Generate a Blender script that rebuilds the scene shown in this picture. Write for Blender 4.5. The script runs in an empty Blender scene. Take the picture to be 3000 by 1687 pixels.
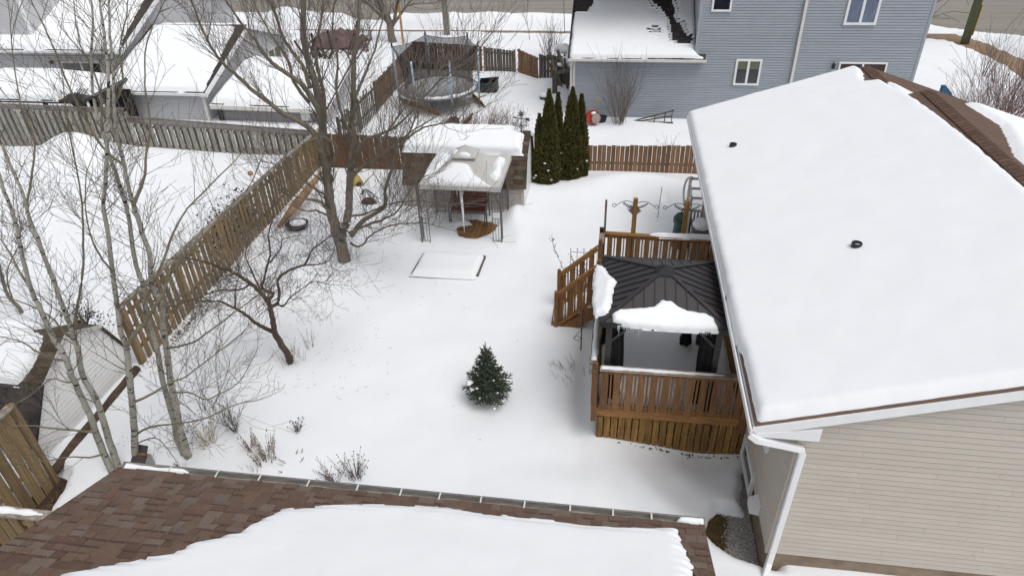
import bpy, math, random
import numpy as np
from mathutils import Vector, Matrix, noise
random.seed(7); rng = np.random.default_rng(5)
sc = bpy.context.scene
COL = sc.collection
# ------------------------------------------------------------------ camera
CAMH = 10.0; FPX = 1992.0
Vv = np.array([100, 2957, FPX]); Dv = np.array([340, -1353, FPX])
UP = -Vv/np.linalg.norm(Vv); Dn = Dv/np.linalg.norm(Dv)
YA = Dn-UP*Dn.dot(UP); YA /= np.linalg.norm(YA); XA = np.cross(YA, UP); XA /= np.linalg.norm(XA)
RW = np.stack([XA, YA, UP], 0)          # camera (x right, y down, z forward) -> world
cam = bpy.data.cameras.new('camera'); camo = bpy.data.objects.new('camera', cam); COL.objects.link(camo)
cam.sensor_width = 36; cam.lens = FPX/3000*36; cam.clip_start = 0.1; cam.clip_end = 2000
Mc = Matrix.Identity(4)
for r in range(3):
    Mc[r][0] = RW[r, 0]; Mc[r][1] = -RW[r, 1]; Mc[r][2] = -RW[r, 2]
Mc[2][3] = CAMH
camo.matrix_world = Mc
sc.camera = camo
# ------------------------------------------------------------------ world, light, exposure
w = bpy.data.worlds.new('World'); sc.world = w; w.use_nodes = True
nt = w.node_tree; nt.nodes.clear()
out = nt.nodes.new('ShaderNodeOutputWorld'); bg = nt.nodes.new('ShaderNodeBackground')
sky = nt.nodes.new('ShaderNodeTexSky'); sky.sky_type = 'NISHITA'; sky.sun_disc = False
sky.sun_elevation = math.radians(64); sky.sun_rotation = math.radians(130); sky.air_density = 1.0; sky.dust_density = 4.0
hs = nt.nodes.new('ShaderNodeHueSaturation'); hs.inputs['Saturation'].default_value = 0.22
bg.inputs['Strength'].default_value = 0.12
nt.links.new(sky.outputs[0], hs.inputs['Color']); nt.links.new(hs.outputs[0], bg.inputs[0]); nt.links.new(bg.outputs[0], out.inputs[0])
sl = bpy.data.lights.new('sun', 'SUN'); sl.energy = 0.75; sl.angle = math.radians(32); sl.color = (1, 0.975, 0.94)
slo = bpy.data.objects.new('sun', sl); COL.objects.link(slo)
el, az = math.radians(64), math.radians(130)
sd = Vector((math.sin(az)*math.cos(el), math.cos(az)*math.cos(el), math.sin(el)))
slo.rotation_euler = sd.to_track_quat('Z', 'Y').to_euler(); slo.location = (0, 0, 40)
sc.view_settings.view_transform = 'Standard'; sc.view_settings.look = 'None'
sc.view_settings.exposure = 0.25; sc.view_settings.gamma = 1.0; sc.view_settings.use_curve_mapping = False

# ------------------------------------------------------------------ pixel <-> world helpers (source photo pixels)
def ray(px, py): return RW@np.array([px-1500., py-843.5, FPX])
def G(px, py, z=0.):
    r = ray(px, py); t = (z-CAMH)/r[2]; return Vector((t*r[0], t*r[1], z))
def AY(px, py, y):
    r = ray(px, py); t = y/r[1]; return Vector((t*r[0], y, CAMH+t*r[2]))
def AX(px, py, x):
    r = ray(px, py); t = x/r[0]; return Vector((x, t*r[1], CAMH+t*r[2]))
def APL(px, py, p, n):
    r = ray(px, py); o = np.array([0, 0, CAMH]); t = np.dot(np.array(p)-o, n)/np.dot(r, n); return Vector(o+t*r)

# ------------------------------------------------------------------ materials
MATS = {}
def mat(name, col, rough=0.8, var=0.15, scale=6, stretch=(1, 1, 1), objrand=0.0, bump=0.0, bscale=40, speck=0.0, sscale=250,
        col2=None, metal=0.0, spec=0.3, alpha=1.0, sss=0.0, coord='Object'):
    if name in MATS: return MATS[name]
    m = bpy.data.materials.new(name); m.use_nodes = True; t = m.node_tree; N = t.nodes; L = t.links
    b = N['Principled BSDF']; b.inputs['Roughness'].default_value = rough; b.inputs['Metallic'].default_value = metal
    b.inputs['Specular IOR Level'].default_value = spec
    tc = N.new('ShaderNodeTexCoord'); mp = N.new('ShaderNodeMapping'); mp.inputs['Scale'].default_value = stretch
    L.new(tc.outputs[coord], mp.inputs[0])
    src = mp.outputs[0]
    oi = N.new('ShaderNodeObjectInfo')
    if objrand:
        ad = N.new('ShaderNodeVectorMath'); ad.operation = 'ADD'; mu = N.new('ShaderNodeMath'); mu.operation = 'MULTIPLY'; mu.inputs[1].default_value = 37.0
        L.new(oi.outputs['Random'], mu.inputs[0]); L.new(src, ad.inputs[0]); L.new(mu.outputs[0], ad.inputs[1]); src = ad.outputs[0]
    nz = N.new('ShaderNodeTexNoise'); nz.inputs['Scale'].default_value = scale; nz.inputs['Detail'].default_value = 6; nz.inputs['Roughness'].default_value = 0.65
    L.new(src, nz.inputs['Vector'])
    mix = N.new('ShaderNodeMix'); mix.data_type = 'RGBA'
    c = Vector(col); c2 = Vector(col2) if col2 else c*(1-2*var)
    mix.inputs[6].default_value = (*[min(1, x) for x in (c*(1+var) if not col2 else c)], 1); mix.inputs[7].default_value = (*c2, 1)
    mr = N.new('ShaderNodeMapRange'); mr.inputs[1].default_value = 0.32; mr.inputs[2].default_value = 0.68
    L.new(nz.outputs[0], mr.inputs[0]); L.new(mr.outputs[0], mix.inputs[0])
    cur = mix.outputs[2]
    if objrand or speck:
        hv = N.new('ShaderNodeHueSaturation'); L.new(cur, hv.inputs['Color'])
        val = None
        if objrand:
            a = N.new('ShaderNodeMapRange'); a.inputs[3].default_value = 1-objrand; a.inputs[4].default_value = 1+objrand; L.new(oi.outputs['Random'], a.inputs[0]); val = a.outputs[0]
        if speck:
            n2 = N.new('ShaderNodeTexNoise'); n2.inputs['Scale'].default_value = sscale; n2.inputs['Detail'].default_value = 2; L.new(tc.outputs[coord], n2.inputs['Vector'])
            a2 = N.new('ShaderNodeMapRange'); a2.inputs[1].default_value = .3; a2.inputs[2].default_value = .7; a2.inputs[3].default_value = 1-speck; a2.inputs[4].default_value = 1+speck; L.new(n2.outputs[0], a2.inputs[0])
            if val is None: val = a2.outputs[0]
            else:
                mm = N.new('ShaderNodeMath'); mm.operation = 'MULTIPLY'; L.new(val, mm.inputs[0]); L.new(a2.outputs[0], mm.inputs[1]); val = mm.outputs[0]
        L.new(val, hv.inputs['Value']); cur = hv.outputs[0]
    L.new(cur, b.inputs['Base Color'])
    if bump:
        n3 = N.new('ShaderNodeTexNoise'); n3.inputs['Scale'].default_value = bscale; n3.inputs['Detail'].default_value = 4; L.new(src, n3.inputs['Vector'])
        bp = N.new('ShaderNodeBump'); bp.inputs['Strength'].default_value = bump; bp.inputs['Distance'].default_value = 0.02
        L.new(n3.outputs[0], bp.inputs['Height']); L.new(bp.outputs[0], b.inputs['Normal'])
    if alpha < 1:
        b.inputs['Alpha'].default_value = alpha
    if sss: b.inputs['Subsurface Weight'].default_value = sss; b.inputs['Subsurface Radius'].default_value = (.05, .06, .07)
    MATS[name] = m
    return m
SNOW = mat('snow', (.85, .87, .895), .75, .012, 1.2, bump=.16, bscale=7, spec=.15, speck=.012, sscale=90)
SNOWG = mat('snow_field', (.84, .862, .89), .78, .02, .7, bump=.30, bscale=9, spec=.12, speck=.014, sscale=70)
DIRTY = mat('snow_dirty', (.74, .71, .66), .8, .1, 1.6, bump=.5, bscale=6, col2=(.45, .38, .30))
DECK = mat('deck_wood', (.285, .142, .055), .7, .2, 2.2, (14, 14, 1), objrand=.2, bump=.15, bscale=8, col2=(.125, .064, .030))
DECKH = mat('deck_wood_long', (.37, .19, .062), .7, .2, 2.2, (1, 14, 14), objrand=.15, bump=.15, bscale=8, col2=(.17, .085, .034))
DECKP = mat('deck_skirt_wood', (.35, .20, .058), .75, .2, 2.0, (10, 10, 1), objrand=.22, bump=.2, bscale=8, col2=(.12, .06, .02))
DECKG = mat('deck_rail_weathered', (.36, .29, .22), .8, .2, 3, (1, 1, 1), bump=.3, bscale=12, col2=(.15, .11, .08))
FB = mat('fence_brown', (.31, .22, .118), .85, .2, 2.0, (14, 14, 1), objrand=.22, bump=.3, bscale=8, col2=(.155, .105, .052))
FBR = mat('fence_redbrown', (.17, .088, .042), .85, .2, 2.0, (14, 14, 1), objrand=.2, bump=.3, bscale=8, col2=(.095, .05, .025))
FBL = mat('fence_tan', (.27, .16, .085), .85, .2, 2.0, (12, 12, 1), objrand=.25, bump=.3, bscale=8, col2=(.14, .08, .045))
FG = mat('fence_grey', (.40, .395, .35), .88, .2, 2.0, (14, 14, 1), objrand=.2, bump=.3, bscale=8, col2=(.20, .19, .155))
FGD = mat('fence_grey_back', (.15, .13, .11), .88, .2, 2.0, (14, 14, 1), objrand=.25, bump=.3, bscale=8, col2=(.08, .07, .058))
FGL = mat('fence_lattice', (.26, .235, .21), .88, .2, 9, bump=.3, bscale=20, col2=(.12, .105, .09))
RAILG = mat('rail_lichen', (.40, .37, .32), .9, .2, 9, bump=.5, bscale=25, col2=(.16, .13, .10))
BEIGE = mat('siding_beige', (.51, .467, .412), .6, .03, 1.2, objrand=.03)
BLUE = mat('siding_blue', (.335, .365, .405), .6, .03, 1.0, objrand=.03)
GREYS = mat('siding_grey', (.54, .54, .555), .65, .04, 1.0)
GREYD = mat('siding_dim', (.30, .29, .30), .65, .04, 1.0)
WSID = mat('siding_white', (.88, .875, .86), .6, .03, 1.2)
WSHAD = mat('siding_white_shaded', (.50, .45, .42), .65, .05, 1.2)  # white shed siding with its shade mixed into the base colour
WHITE = mat('white_trim', (.78, .79, .80), .45, .02, 3)
OFFW = mat('offwhite_trim', (.66, .64, .60), .55, .04, 3)
SHB = mat('shingle_brown', (.150, .098, .074), .95, .12, 3, objrand=.12, speck=.42, sscale=160, col2=(.125, .082, .063), bump=.5, bscale=90)
SHBG = mat('shingle_brown_grey', (.160, .115, .094), .95, .12, 3, objrand=.12, speck=.42, sscale=160, col2=(.15, .118, .098), bump=.5, bscale=90)
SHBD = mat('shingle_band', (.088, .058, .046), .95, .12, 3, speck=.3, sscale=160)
SHBD2 = mat('shingle_brown_deep', (.125, .078, .058), .95, .12, 3, speck=.42, sscale=160, bump=.5, bscale=90)
SHR = mat('shingle_ridge', (.125, .078, .058), .95, .12, 3, objrand=.15, speck=.3, sscale=120, bump=.4, bscale=60)
SHD = mat('shingle_dark', (.055, .047, .045), .95, .2, 5, objrand=.25, speck=.3, sscale=60, bump=.4, bscale=60)
SHM = mat('shingle_mossy', (.125, .095, .066), .95, .25, 4, objrand=.3, speck=.3, sscale=60, col2=(.06, .045, .033), bump=.4, bscale=60)
CONC = mat('foundation', (.27, .21, .155), .9, .15, 3, bump=.3, bscale=20)
MET = mat('gazebo_metal', (.032, .028, .030), .42, .08, 3, objrand=.1, spec=.5)
METB = mat('black_metal', (.012, .012, .014), .4, .1, 5, spec=.5)
METG = mat('grey_metal', (.11, .105, .11), .45, .1, 5, spec=.5)
GUT = mat('gutter_metal', (.42, .41, .385), .45, .25, 4, (1, 5, 5), metal=.2, col2=(.20, .185, .165))
CURT = mat('curtain_black', (.012, .012, .014), .8, .2, 8, bump=.4, bscale=12)
CANV = mat('canopy_canvas', (.50, .495, .475), .85, .03, 3, bump=.1, bscale=8, col2=(.46, .45, .43))
BARKM = mat('bark_maple', (.25, .215, .175), .95, .2, 5, (3, 3, .8), bump=.8, bscale=25, col2=(.125, .105, .085))
BARKG = mat('bark_lichen', (.24, .22, .165), .95, .2, 4, (3, 3, .8), bump=.6, bscale=25, col2=(.12, .10, .07))
BARKC = mat('bark_crab', (.13, .092, .070), .95, .2, 5, (3, 3, 1), bump=.8, bscale=25, col2=(.06, .042, .032))
TWD = mat('twig_dark', (.115, .093, .082), .9, .15, 6)
TWM = mat('twig_brown', (.155, .128, .105), .9, .15, 6)
TWA = mat('twig_aspen', (.17, .145, .105), .9, .15, 6, col2=(.09, .075, .06))
TWR = mat('twig_red', (.17, .10, .088), .9, .15, 6)
DRYT = mat('dry_stalk', (.42, .33, .22), .9, .2, 9, col2=(.20, .14, .09))
DRYL = mat('dry_leaf', (.17, .105, .055), .9, .3, 20, col2=(.08, .045, .03))
SEED = mat('seed_head', (.014, .014, .022), .8, .2, 9)
NEED = mat('spruce_needles', (.135, .160, .110), .8, .3, 9, col2=(.055, .080, .050))
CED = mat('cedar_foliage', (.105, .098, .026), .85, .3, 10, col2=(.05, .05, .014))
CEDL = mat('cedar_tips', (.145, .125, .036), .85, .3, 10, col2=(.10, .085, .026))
DGRN = mat('evergreen_leaf', (.020, .030, .014), .8, .3, 14)
GLASS = mat('window_glass', (.018, .024, .035), .06, .2, 1.5, spec=.9)
GLASSB = mat('window_curtain_glass', (.14, .19, .30), .12, .2, 1.5, (6, 1, 1), spec=.9, col2=(.05, .07, .12))
BLIND = mat('window_blind', (.14, .15, .10), .5, .1, 3, (1, 1, 30))
DOORB = mat('door_brown', (.055, .04, .036), .5, .1, 4)
PGRN = mat('plastic_green', (.010, .058, .050), .35, .1, 4, spec=.5)
PBLK = mat('plastic_black', (.012, .016, .018), .4, .1, 4, spec=.5)
PRED = mat('plastic_red', (.42, .02, .015), .45, .1, 4, spec=.5)
PTAN = mat('plastic_tan', (.33, .29, .25), .5, .1, 4, spec=.4)
PYEL = mat('plastic_yellow', (.50, .36, .10), .5, .2, 6)
PWHT = mat('plastic_white', (.62, .60, .56), .5, .05, 4)
PGRY = mat('plastic_grey', (.30, .29, .285), .5, .05, 4)
PBLU = mat('pole_blue', (.20, .36, .55), .4, .25, 9, (1, 1, 2), spec=.5, col2=(.50, .60, .68))
BENCH = mat('bench_slat', (.135, .050, .028), .55, .15, 3, (1, 14, 14), objrand=.15)
PLATF = mat('platform_wood', (.30, .155, .050), .6, .2, 2.5, (3, 12, 1), objrand=.2, col2=(.17, .082, .026), bump=.2, bscale=10)
ICE = mat('ice', (.75, .78, .80), .08, .05, 6, spec=.8)
GRAV = mat('gravel', (.40, .38, .36), .95, .3, 30, speck=.5, sscale=60, col2=(.12, .11, .105), bump=1, bscale=45)
STN = mat('gravel_stone', (.56, .54, .52), .9, .3, 22, objrand=.2, col2=(.16, .15, .145))
DGRASS = mat('dead_grass', (.21, .145, .058), .95, .3, 9, bump=1, bscale=30, col2=(.065, .042, .018))
LITTER = mat('leaf_litter', (.085, .055, .035), .95, .3, 14, bump=1, bscale=30, col2=(.03, .02, .014))
ASPH = mat('asphalt', (.285, .265, .235), .9, .06, .8, (.15, 1.6, 1), bump=.2, bscale=30, speck=.1, sscale=30, col2=(.20, .182, .16))
WALK = mat('sidewalk', (.30, .21, .14), .85, .15, 1.5, bump=.3, bscale=12, col2=(.19, .13, .09))
POLE = mat('pole_wood', (.34, .32, .27), .9, .2, 3, (8, 8, .6), bump=.4, bscale=10, col2=(.20, .185, .15))
POLEG = mat('pole_green', (.13, .14, .075), .9, .2, 3, (8, 8, .6), bump=.4, bscale=10, col2=(.08, .085, .05))
LATT = mat('lattice_orange', (.34, .185, .085), .85, .15, 8, col2=(.20, .10, .045))
LOG = mat('bare_log', (.40, .25, .14), .85, .2, 4, (1, 1, 1), col2=(.14, .09, .06), bump=.5, bscale=14)
MAUVE = mat('mauve_tarp', (.24, .15, .15), .8, .2, 3, col2=(.13, .085, .085), bump=.5, bscale=6)
ORNG = mat('orange_ball', (.45, .24, .09), .7, .3, 20)
# aspen bark: pale with dark marks
ASPB = mat('bark_aspen_branch', (.235, .21, .145), .85, .15, 4, col2=(.14, .125, .085))
ASP = mat('bark_aspen', (.42, .405, .36), .8, .15, 4, (1, 1, .6), bump=.3, bscale=20, col2=(.25, .235, .195))
def _asp():
    t = ASP.node_tree; N = t.nodes; L = t.links; b = N['Principled BSDF']
    prev = b.inputs['Base Color'].links[0].from_socket
    tc = N.new('ShaderNodeTexCoord'); mp = N.new('ShaderNodeMapping'); mp.inputs['Scale'].default_value = (5, 5, 16); L.new(tc.outputs['Object'], mp.inputs[0])
    v = N.new('ShaderNodeTexNoise'); v.inputs['Scale'].default_value = 1.3; v.inputs['Detail'].default_value = 2; L.new(mp.outputs[0], v.inputs['Vector'])
    r = N.new('ShaderNodeMapRange'); r.inputs[1].default_value = .60; r.inputs[2].default_value = .645; L.new(v.outputs[0], r.inputs[0])
    mx = N.new('ShaderNodeMix'); mx.data_type = 'RGBA'; L.new(r.outputs[0], mx.inputs[0]); L.new(prev, mx.inputs[6]); mx.inputs[7].default_value = (.03, .025, .02, 1)
    L.new(mx.outputs[2], b.inputs['Base Color'])
_asp()
# safety net: dark veil, partly see-through mesh fabric
def _net():
    m = bpy.data.materials.new('net_mesh'); m.use_nodes = True; t = m.node_tree; N = t.nodes; L = t.links
    b = N['Principled BSDF']; b.inputs['Base Color'].default_value = (.012, .012, .015, 1); b.inputs['Roughness'].default_value = .9
    tr = N.new('ShaderNodeBsdfTransparent'); mx = N.new('ShaderNodeMixShader'); mx.inputs[0].default_value = .66
    L.new(tr.outputs[0], mx.inputs[1]); L.new(b.outputs[0], mx.inputs[2]); L.new(mx.outputs[0], N['Material Output'].inputs[0])
    return m
NET = _net()

# ------------------------------------------------------------------ mesh helpers
def wloc(o):
    v = Vector((0, 0, 0))
    while o is not None: v += o.location; o = o.parent
    return v
class MB:
    def __init__(s): s.v = []; s.f = []
    def add(s, vs, fs):
        n = len(s.v); s.v.extend([tuple(p) for p in vs]); s.f.extend([tuple(n+i for i in f) for f in fs]); return s
    def box(s, x0, x1, y0, y1, z0, z1):
        return s.add([(x0, y0, z0), (x1, y0, z0), (x1, y1, z0), (x0, y1, z0), (x0, y0, z1), (x1, y0, z1), (x1, y1, z1), (x0, y1, z1)],
                     [(0, 3, 2, 1), (4, 5, 6, 7), (0, 1, 5, 4), (1, 2, 6, 5), (2, 3, 7, 6), (3, 0, 4, 7)])
    def obox(s, c, a, b, d):
        c = Vector(c); a = Vector(a); b = Vector(b); d = Vector(d)
        return s.add([c-a-b-d, c+a-b-d, c+a+b-d, c-a+b-d, c-a-b+d, c+a-b+d, c+a+b+d, c-a+b+d],
                     [(0, 3, 2, 1), (4, 5, 6, 7), (0, 1, 5, 4), (1, 2, 6, 5), (2, 3, 7, 6), (3, 0, 4, 7)])
    def beam(s, p, q, wd, ht, up=(0, 0, 1)):
        p = Vector(p); q = Vector(q); d = q-p; u = Vector(up)
        side = d.cross(u)
        if side.length < 1e-6: side = d.cross(Vector((1, 0, 0)))
        side.normalize(); u = side.cross(d).normalized()
        return s.obox((p+q)/2, d/2, side*wd/2, u*ht/2)
    def tube(s, pts, rad, n=6, cap=True):
        pts = [Vector(p) for p in pts]; m = len(pts)
        if not hasattr(rad, '__len__'): rad = [rad]*m
        base = len(s.v); ref = Vector((0.31, 0.17, 0.93))
        for i, p in enumerate(pts):
            d = (pts[min(i+1, m-1)]-pts[max(i-1, 0)])
            if d.length < 1e-9: d = Vector((0, 0, 1))
            d.normalize(); a = d.cross(ref)
            if a.length < .05: a = d.cross(Vector((1, 0, 0)))
            a.normalize(); b = d.cross(a)
            for k in range(n):
                t = 2*math.pi*k/n; q = p+(a*math.cos(t)+b*math.sin(t))*rad[i]; s.v.append((q.x, q.y, q.z))
        for i in range(m-1):
            for k in range(n):
                k2 = (k+1) % n; s.f.append((base+i*n+k, base+i*n+k2, base+(i+1)*n+k2, base+(i+1)*n+k))
        if cap:
            s.f.append(tuple(base+k for k in range(n))[::-1]); s.f.append(tuple(base+(m-1)*n+k for k in range(n)))
        return s
    def lathe(s, c, prof, n=12):
        c = Vector(c); base = len(s.v)
        for r, z in prof:
            for k in range(n): t = 2*math.pi*k/n; s.v.append((c.x+r*math.cos(t), c.y+r*math.sin(t), c.z+z))
        for i in range(len(prof)-1):
            for k in range(n):
                k2 = (k+1) % n; s.f.append((base+i*n+k, base+i*n+k2, base+(i+1)*n+k2, base+(i+1)*n+k))
        s.f.append(tuple(base+k for k in range(n))[::-1]); s.f.append(tuple(base+(len(prof)-1)*n+k for k in range(n)))
        return s
    def prism(s, poly, off):
        n = len(poly); off = Vector(off); poly = [Vector(p) for p in poly]
        return s.add(poly+[p+off for p in poly], [tuple(range(n))[::-1], tuple(range(n, 2*n))]+[(i, (i+1) % n, n+(i+1) % n, n+i) for i in range(n)])
    def blob(s, c, rx, ry, rz, n=10, m=6, rough=.0):
        c = Vector(c); base = len(s.v)
        for i in range(m+1):
            ph = math.pi*i/m-math.pi/2
            for k in range(n):
                t = 2*math.pi*k/n; q = Vector((math.cos(ph)*math.cos(t), math.cos(ph)*math.sin(t), math.sin(ph)))
                j = 1+rough*noise.noise(q*2.3+c*3); s.v.append((c.x+rx*q.x*j, c.y+ry*q.y*j, c.z+rz*q.z*j))
        for i in range(m):
            for k in range(n):
                k2 = (k+1) % n; s.f.append((base+i*n+k, base+i*n+k2, base+(i+1)*n+k2, base+(i+1)*n+k))
        return s
    def mesh(s, name, m, org=Vector((0, 0, 0)), smooth=False):
        me = bpy.data.meshes.new(name)
        me.from_pydata([(v[0]-org.x, v[1]-org.y, v[2]-org.z) for v in s.v], [], s.f)
        me.materials.append(m)
        if smooth: me.polygons.foreach_set('use_smooth', [True]*len(me.polygons))
        me.update(); return me
    def build(s, name, m, parent=None, smooth=False, stuff=False, org=None, bevel=0):
        o0 = wloc(parent) if parent else (Vector(org) if org else Vector((0, 0, 0)))
        o = bpy.data.objects.new(name, s.mesh(name, m, o0, smooth)); COL.objects.link(o)
        if parent: o.parent = parent
        else: o.location = o0
        if stuff: o['kind'] = 'stuff'
        if bevel:
            md = o.modifiers.new('bevel', 'BEVEL'); md.width = bevel; md.segments = 2; md.limit_method = 'ANGLE'
        return o
def tag(o, label, cat, group=None):
    o['label'] = label; o['category'] = cat
    if group: o['group'] = group
    return o
def thing(name, label, cat, loc, group=None):
    o = bpy.data.objects.new(name, None); COL.objects.link(o); o.location = loc; o.empty_display_size = .2
    return tag(o, label, cat, group)
def struct(o): o['kind'] = 'structure'; return o
def inst(name, me, parent, loc, rot=(0, 0, 0), sc_=(1, 1, 1)):
    o = bpy.data.objects.new(name, me); COL.objects.link(o); o.parent = parent
    o.location = Vector(loc)-(wloc(parent) if parent else Vector((0, 0, 0))); o.rotation_euler = rot; o.scale = sc_; return o
def unit_board(name, wd, th, m):      # stands on its origin, 1 m high along z
    b = MB(); c = th*.25
    b.add([(-wd/2, -th/2, 0), (wd/2, -th/2, 0), (wd/2, th/2, 0), (-wd/2, th/2, 0), (-wd/2, -th/2, 1), (wd/2, -th/2, 1), (wd/2, th/2, 1), (-wd/2, th/2, 1)],
          [(0, 3, 2, 1), (4, 5, 6, 7), (0, 1, 5, 4), (1, 2, 6, 5), (2, 3, 7, 6), (3, 0, 4, 7)])
    return b.mesh(name, m)

# ------------------------------------------------------------------ snow sheets on sloping surfaces
def sdist(px, py, poly):
    P = np.array(poly, float); d = np.full(px.shape, 1e9); ins = np.zeros(px.shape, bool); n = len(P)
    for i in range(n):
        a = P[i]; b = P[(i+1) % n]; e = b-a; L2 = max(e.dot(e), 1e-12)
        t = np.clip(((px-a[0])*e[0]+(py-a[1])*e[1])/L2, 0, 1)
        d = np.minimum(d, np.hypot(px-a[0]-t*e[0], py-a[1]-t*e[1]))
        c = ((a[1] > py) != (b[1] > py)); xi = (b[0]-a[0])*(py-a[1])/((b[1]-a[1]) if b[1] != a[1] else 1e-12)+a[0]
        ins ^= (c & (px < xi))
    return np.where(ins, d, -d)
def fbm(x, y, s, seed=0, oct=3):
    out = np.zeros(x.shape); amp = 1; f = s; r = np.random.default_rng(seed)
    for o in range(oct):
        for k in range(3):
            a = r.uniform(0, 2*math.pi); ph = r.uniform(0, 6.28, 2)
            out += amp*np.sin((x*math.cos(a)+y*math.sin(a))*f+ph[0]+1.3*np.sin((x*math.sin(a)-y*math.cos(a))*f*.7+ph[1]))/3
        amp *= .5; f *= 2.1
    return out/1.6
def snow_on(parent, O, U, V, poly, steps=None, T=.15, res=.06, edge=.12, wob=.03, wobs=9, lump=.012, holes=None, name='snow_cover', m=None, seed=1, floor=-.03):
    O = Vector(O); U = Vector(U).normalized(); V = Vector(V).normalized(); N = U.cross(V).normalized()
    if N.z < 0: N = -N
    P = np.array(poly, float); u0, v0 = P.min(0)-res*2; u1, v1 = P.max(0)+res*2
    us = np.arange(u0, u1, res); vs = np.arange(v0, v1, res); gu, gv = np.meshgrid(us, vs, indexing='ij')
    d = sdist(gu, gv, poly)+wob*fbm(gu, gv, wobs, seed)
    if steps:
        ci = np.floor(gv/steps[0]); ti = np.floor((gu+.37*np.sin(ci*7.1)*steps[1])/steps[1]); rnd = np.modf(np.abs(np.sin(ci*12.98+ti*78.23)*43758.5))[0]
        d = d-steps[2]*(1-np.modf(np.abs(gv/steps[0]))[0])*.8-steps[2]*.7*rnd
    if holes is not None: d = np.minimum(d, holes(gu, gv))
    k = np.clip(d/edge, 0, 1); h = T*np.sqrt(1-(1-k)**2)*(1+lump*8*fbm(gu, gv, 1.7, seed+3)*.5)+lump*fbm(gu, gv, 6, seed+5)*k
    h = np.where(d > 0, h, np.maximum(floor, d*2))
    nu, nv = gu.shape
    X = np.array(O)[None, None, :]+gu[..., None]*np.array(U)+gv[..., None]*np.array(V)+h[..., None]*np.array(N)
    idx = -np.ones((nu, nv), int); keep = d > -res*1.6; q = keep[:-1, :-1] & keep[1:, :-1] & keep[1:, 1:] & keep[:-1, 1:]
    used = np.zeros((nu, nv), bool); used[:-1, :-1] |= q; used[1:, :-1] |= q; used[1:, 1:] |= q; used[:-1, 1:] |= q
    idx[used] = np.arange(used.sum()); vs_ = X[used]
    I, J = np.where(q); fs = np.stack([idx[I, J], idx[I+1, J], idx[I+1, J+1], idx[I, J+1]], 1)
    if U.cross(V).z < 0: fs = fs[:, ::-1]
    b = MB(); b.v = [tuple(p) for p in vs_.tolist()]; b.f = [tuple(f) for f in fs.tolist()]
    return b.build(name, m or SNOW, parent, smooth=True)

# ------------------------------------------------------------------ siding, windows, roofs
def zrange(poly, z):
    xs = []; n = len(poly)
    for i in range(n):
        (a, za), (b, zb) = poly[i], poly[(i+1) % n]
        if (za-z)*(zb-z) < 0 or za == z: xs.append(a+(b-a)*(z-za)/(zb-za) if zb != za else a)
    return (min(xs), max(xs)) if len(xs) >= 2 else None
def siding(parent, O, U, N, poly, m, expo=.105, joints=False, stuff=False, core=None, name='siding_board', proud=.016):
    O = Vector(O); U = Vector(U); N = Vector(N); Z = Vector((0, 0, 1))
    zs = [p[1] for p in poly]; z = min(zs); zt = max(zs)
    P = lambda u, zz, n: O+U*u+Z*zz+N*n
    c = MB(); c.prism([P(u, zz, -.014) for u, zz in poly], -N*.12); c.build('wall', core or m, parent)
    J = MB()
    while z < zt-.01:
        z1 = min(z+expo, zt); a = zrange(poly, z+1e-4); b = zrange(poly, z1-1e-4)
        if a and b:
            cuts = [a[0]]
            if joints:
                u = a[0]+random.uniform(.3, 3.6)
                while u < a[1]-.4: cuts.append(u); u += 3.66
            cuts.append(a[1]); mid = (a[0]+a[1])/2
            for i in range(len(cuts)-1):
                ul, ur = cuts[i], cuts[i+1]; g = .003
                tl = b[0] if i == 0 else ul; tr = b[1] if i == len(cuts)-2 else ur
                if i > 0: ul += g; tl += g
                mb = J if stuff else MB(); gv = .012 if z1-z > .05 else 0; fr = (z1-gv-z)/(z1-z); ml = ul+(tl-ul)*fr; mr_ = ur+(tr-ur)*fr
                mb.add([P(ul, z, proud), P(ur, z, proud), P(mr_, z1-gv, proud*.6), P(ml, z1-gv, proud*.6), P(ul, z, -.016), P(ur, z, -.016), P(mr_, z1-gv, -.016), P(ml, z1-gv, -.016)],
                       [(0, 1, 2, 3), (4, 5, 1, 0), (0, 3, 7, 4), (1, 5, 6, 2), (3, 2, 6, 7)])
                if not stuff: mb.build(name, m, parent)
        z = z1
    if stuff: J.build('siding', m, parent, stuff=True)
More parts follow.
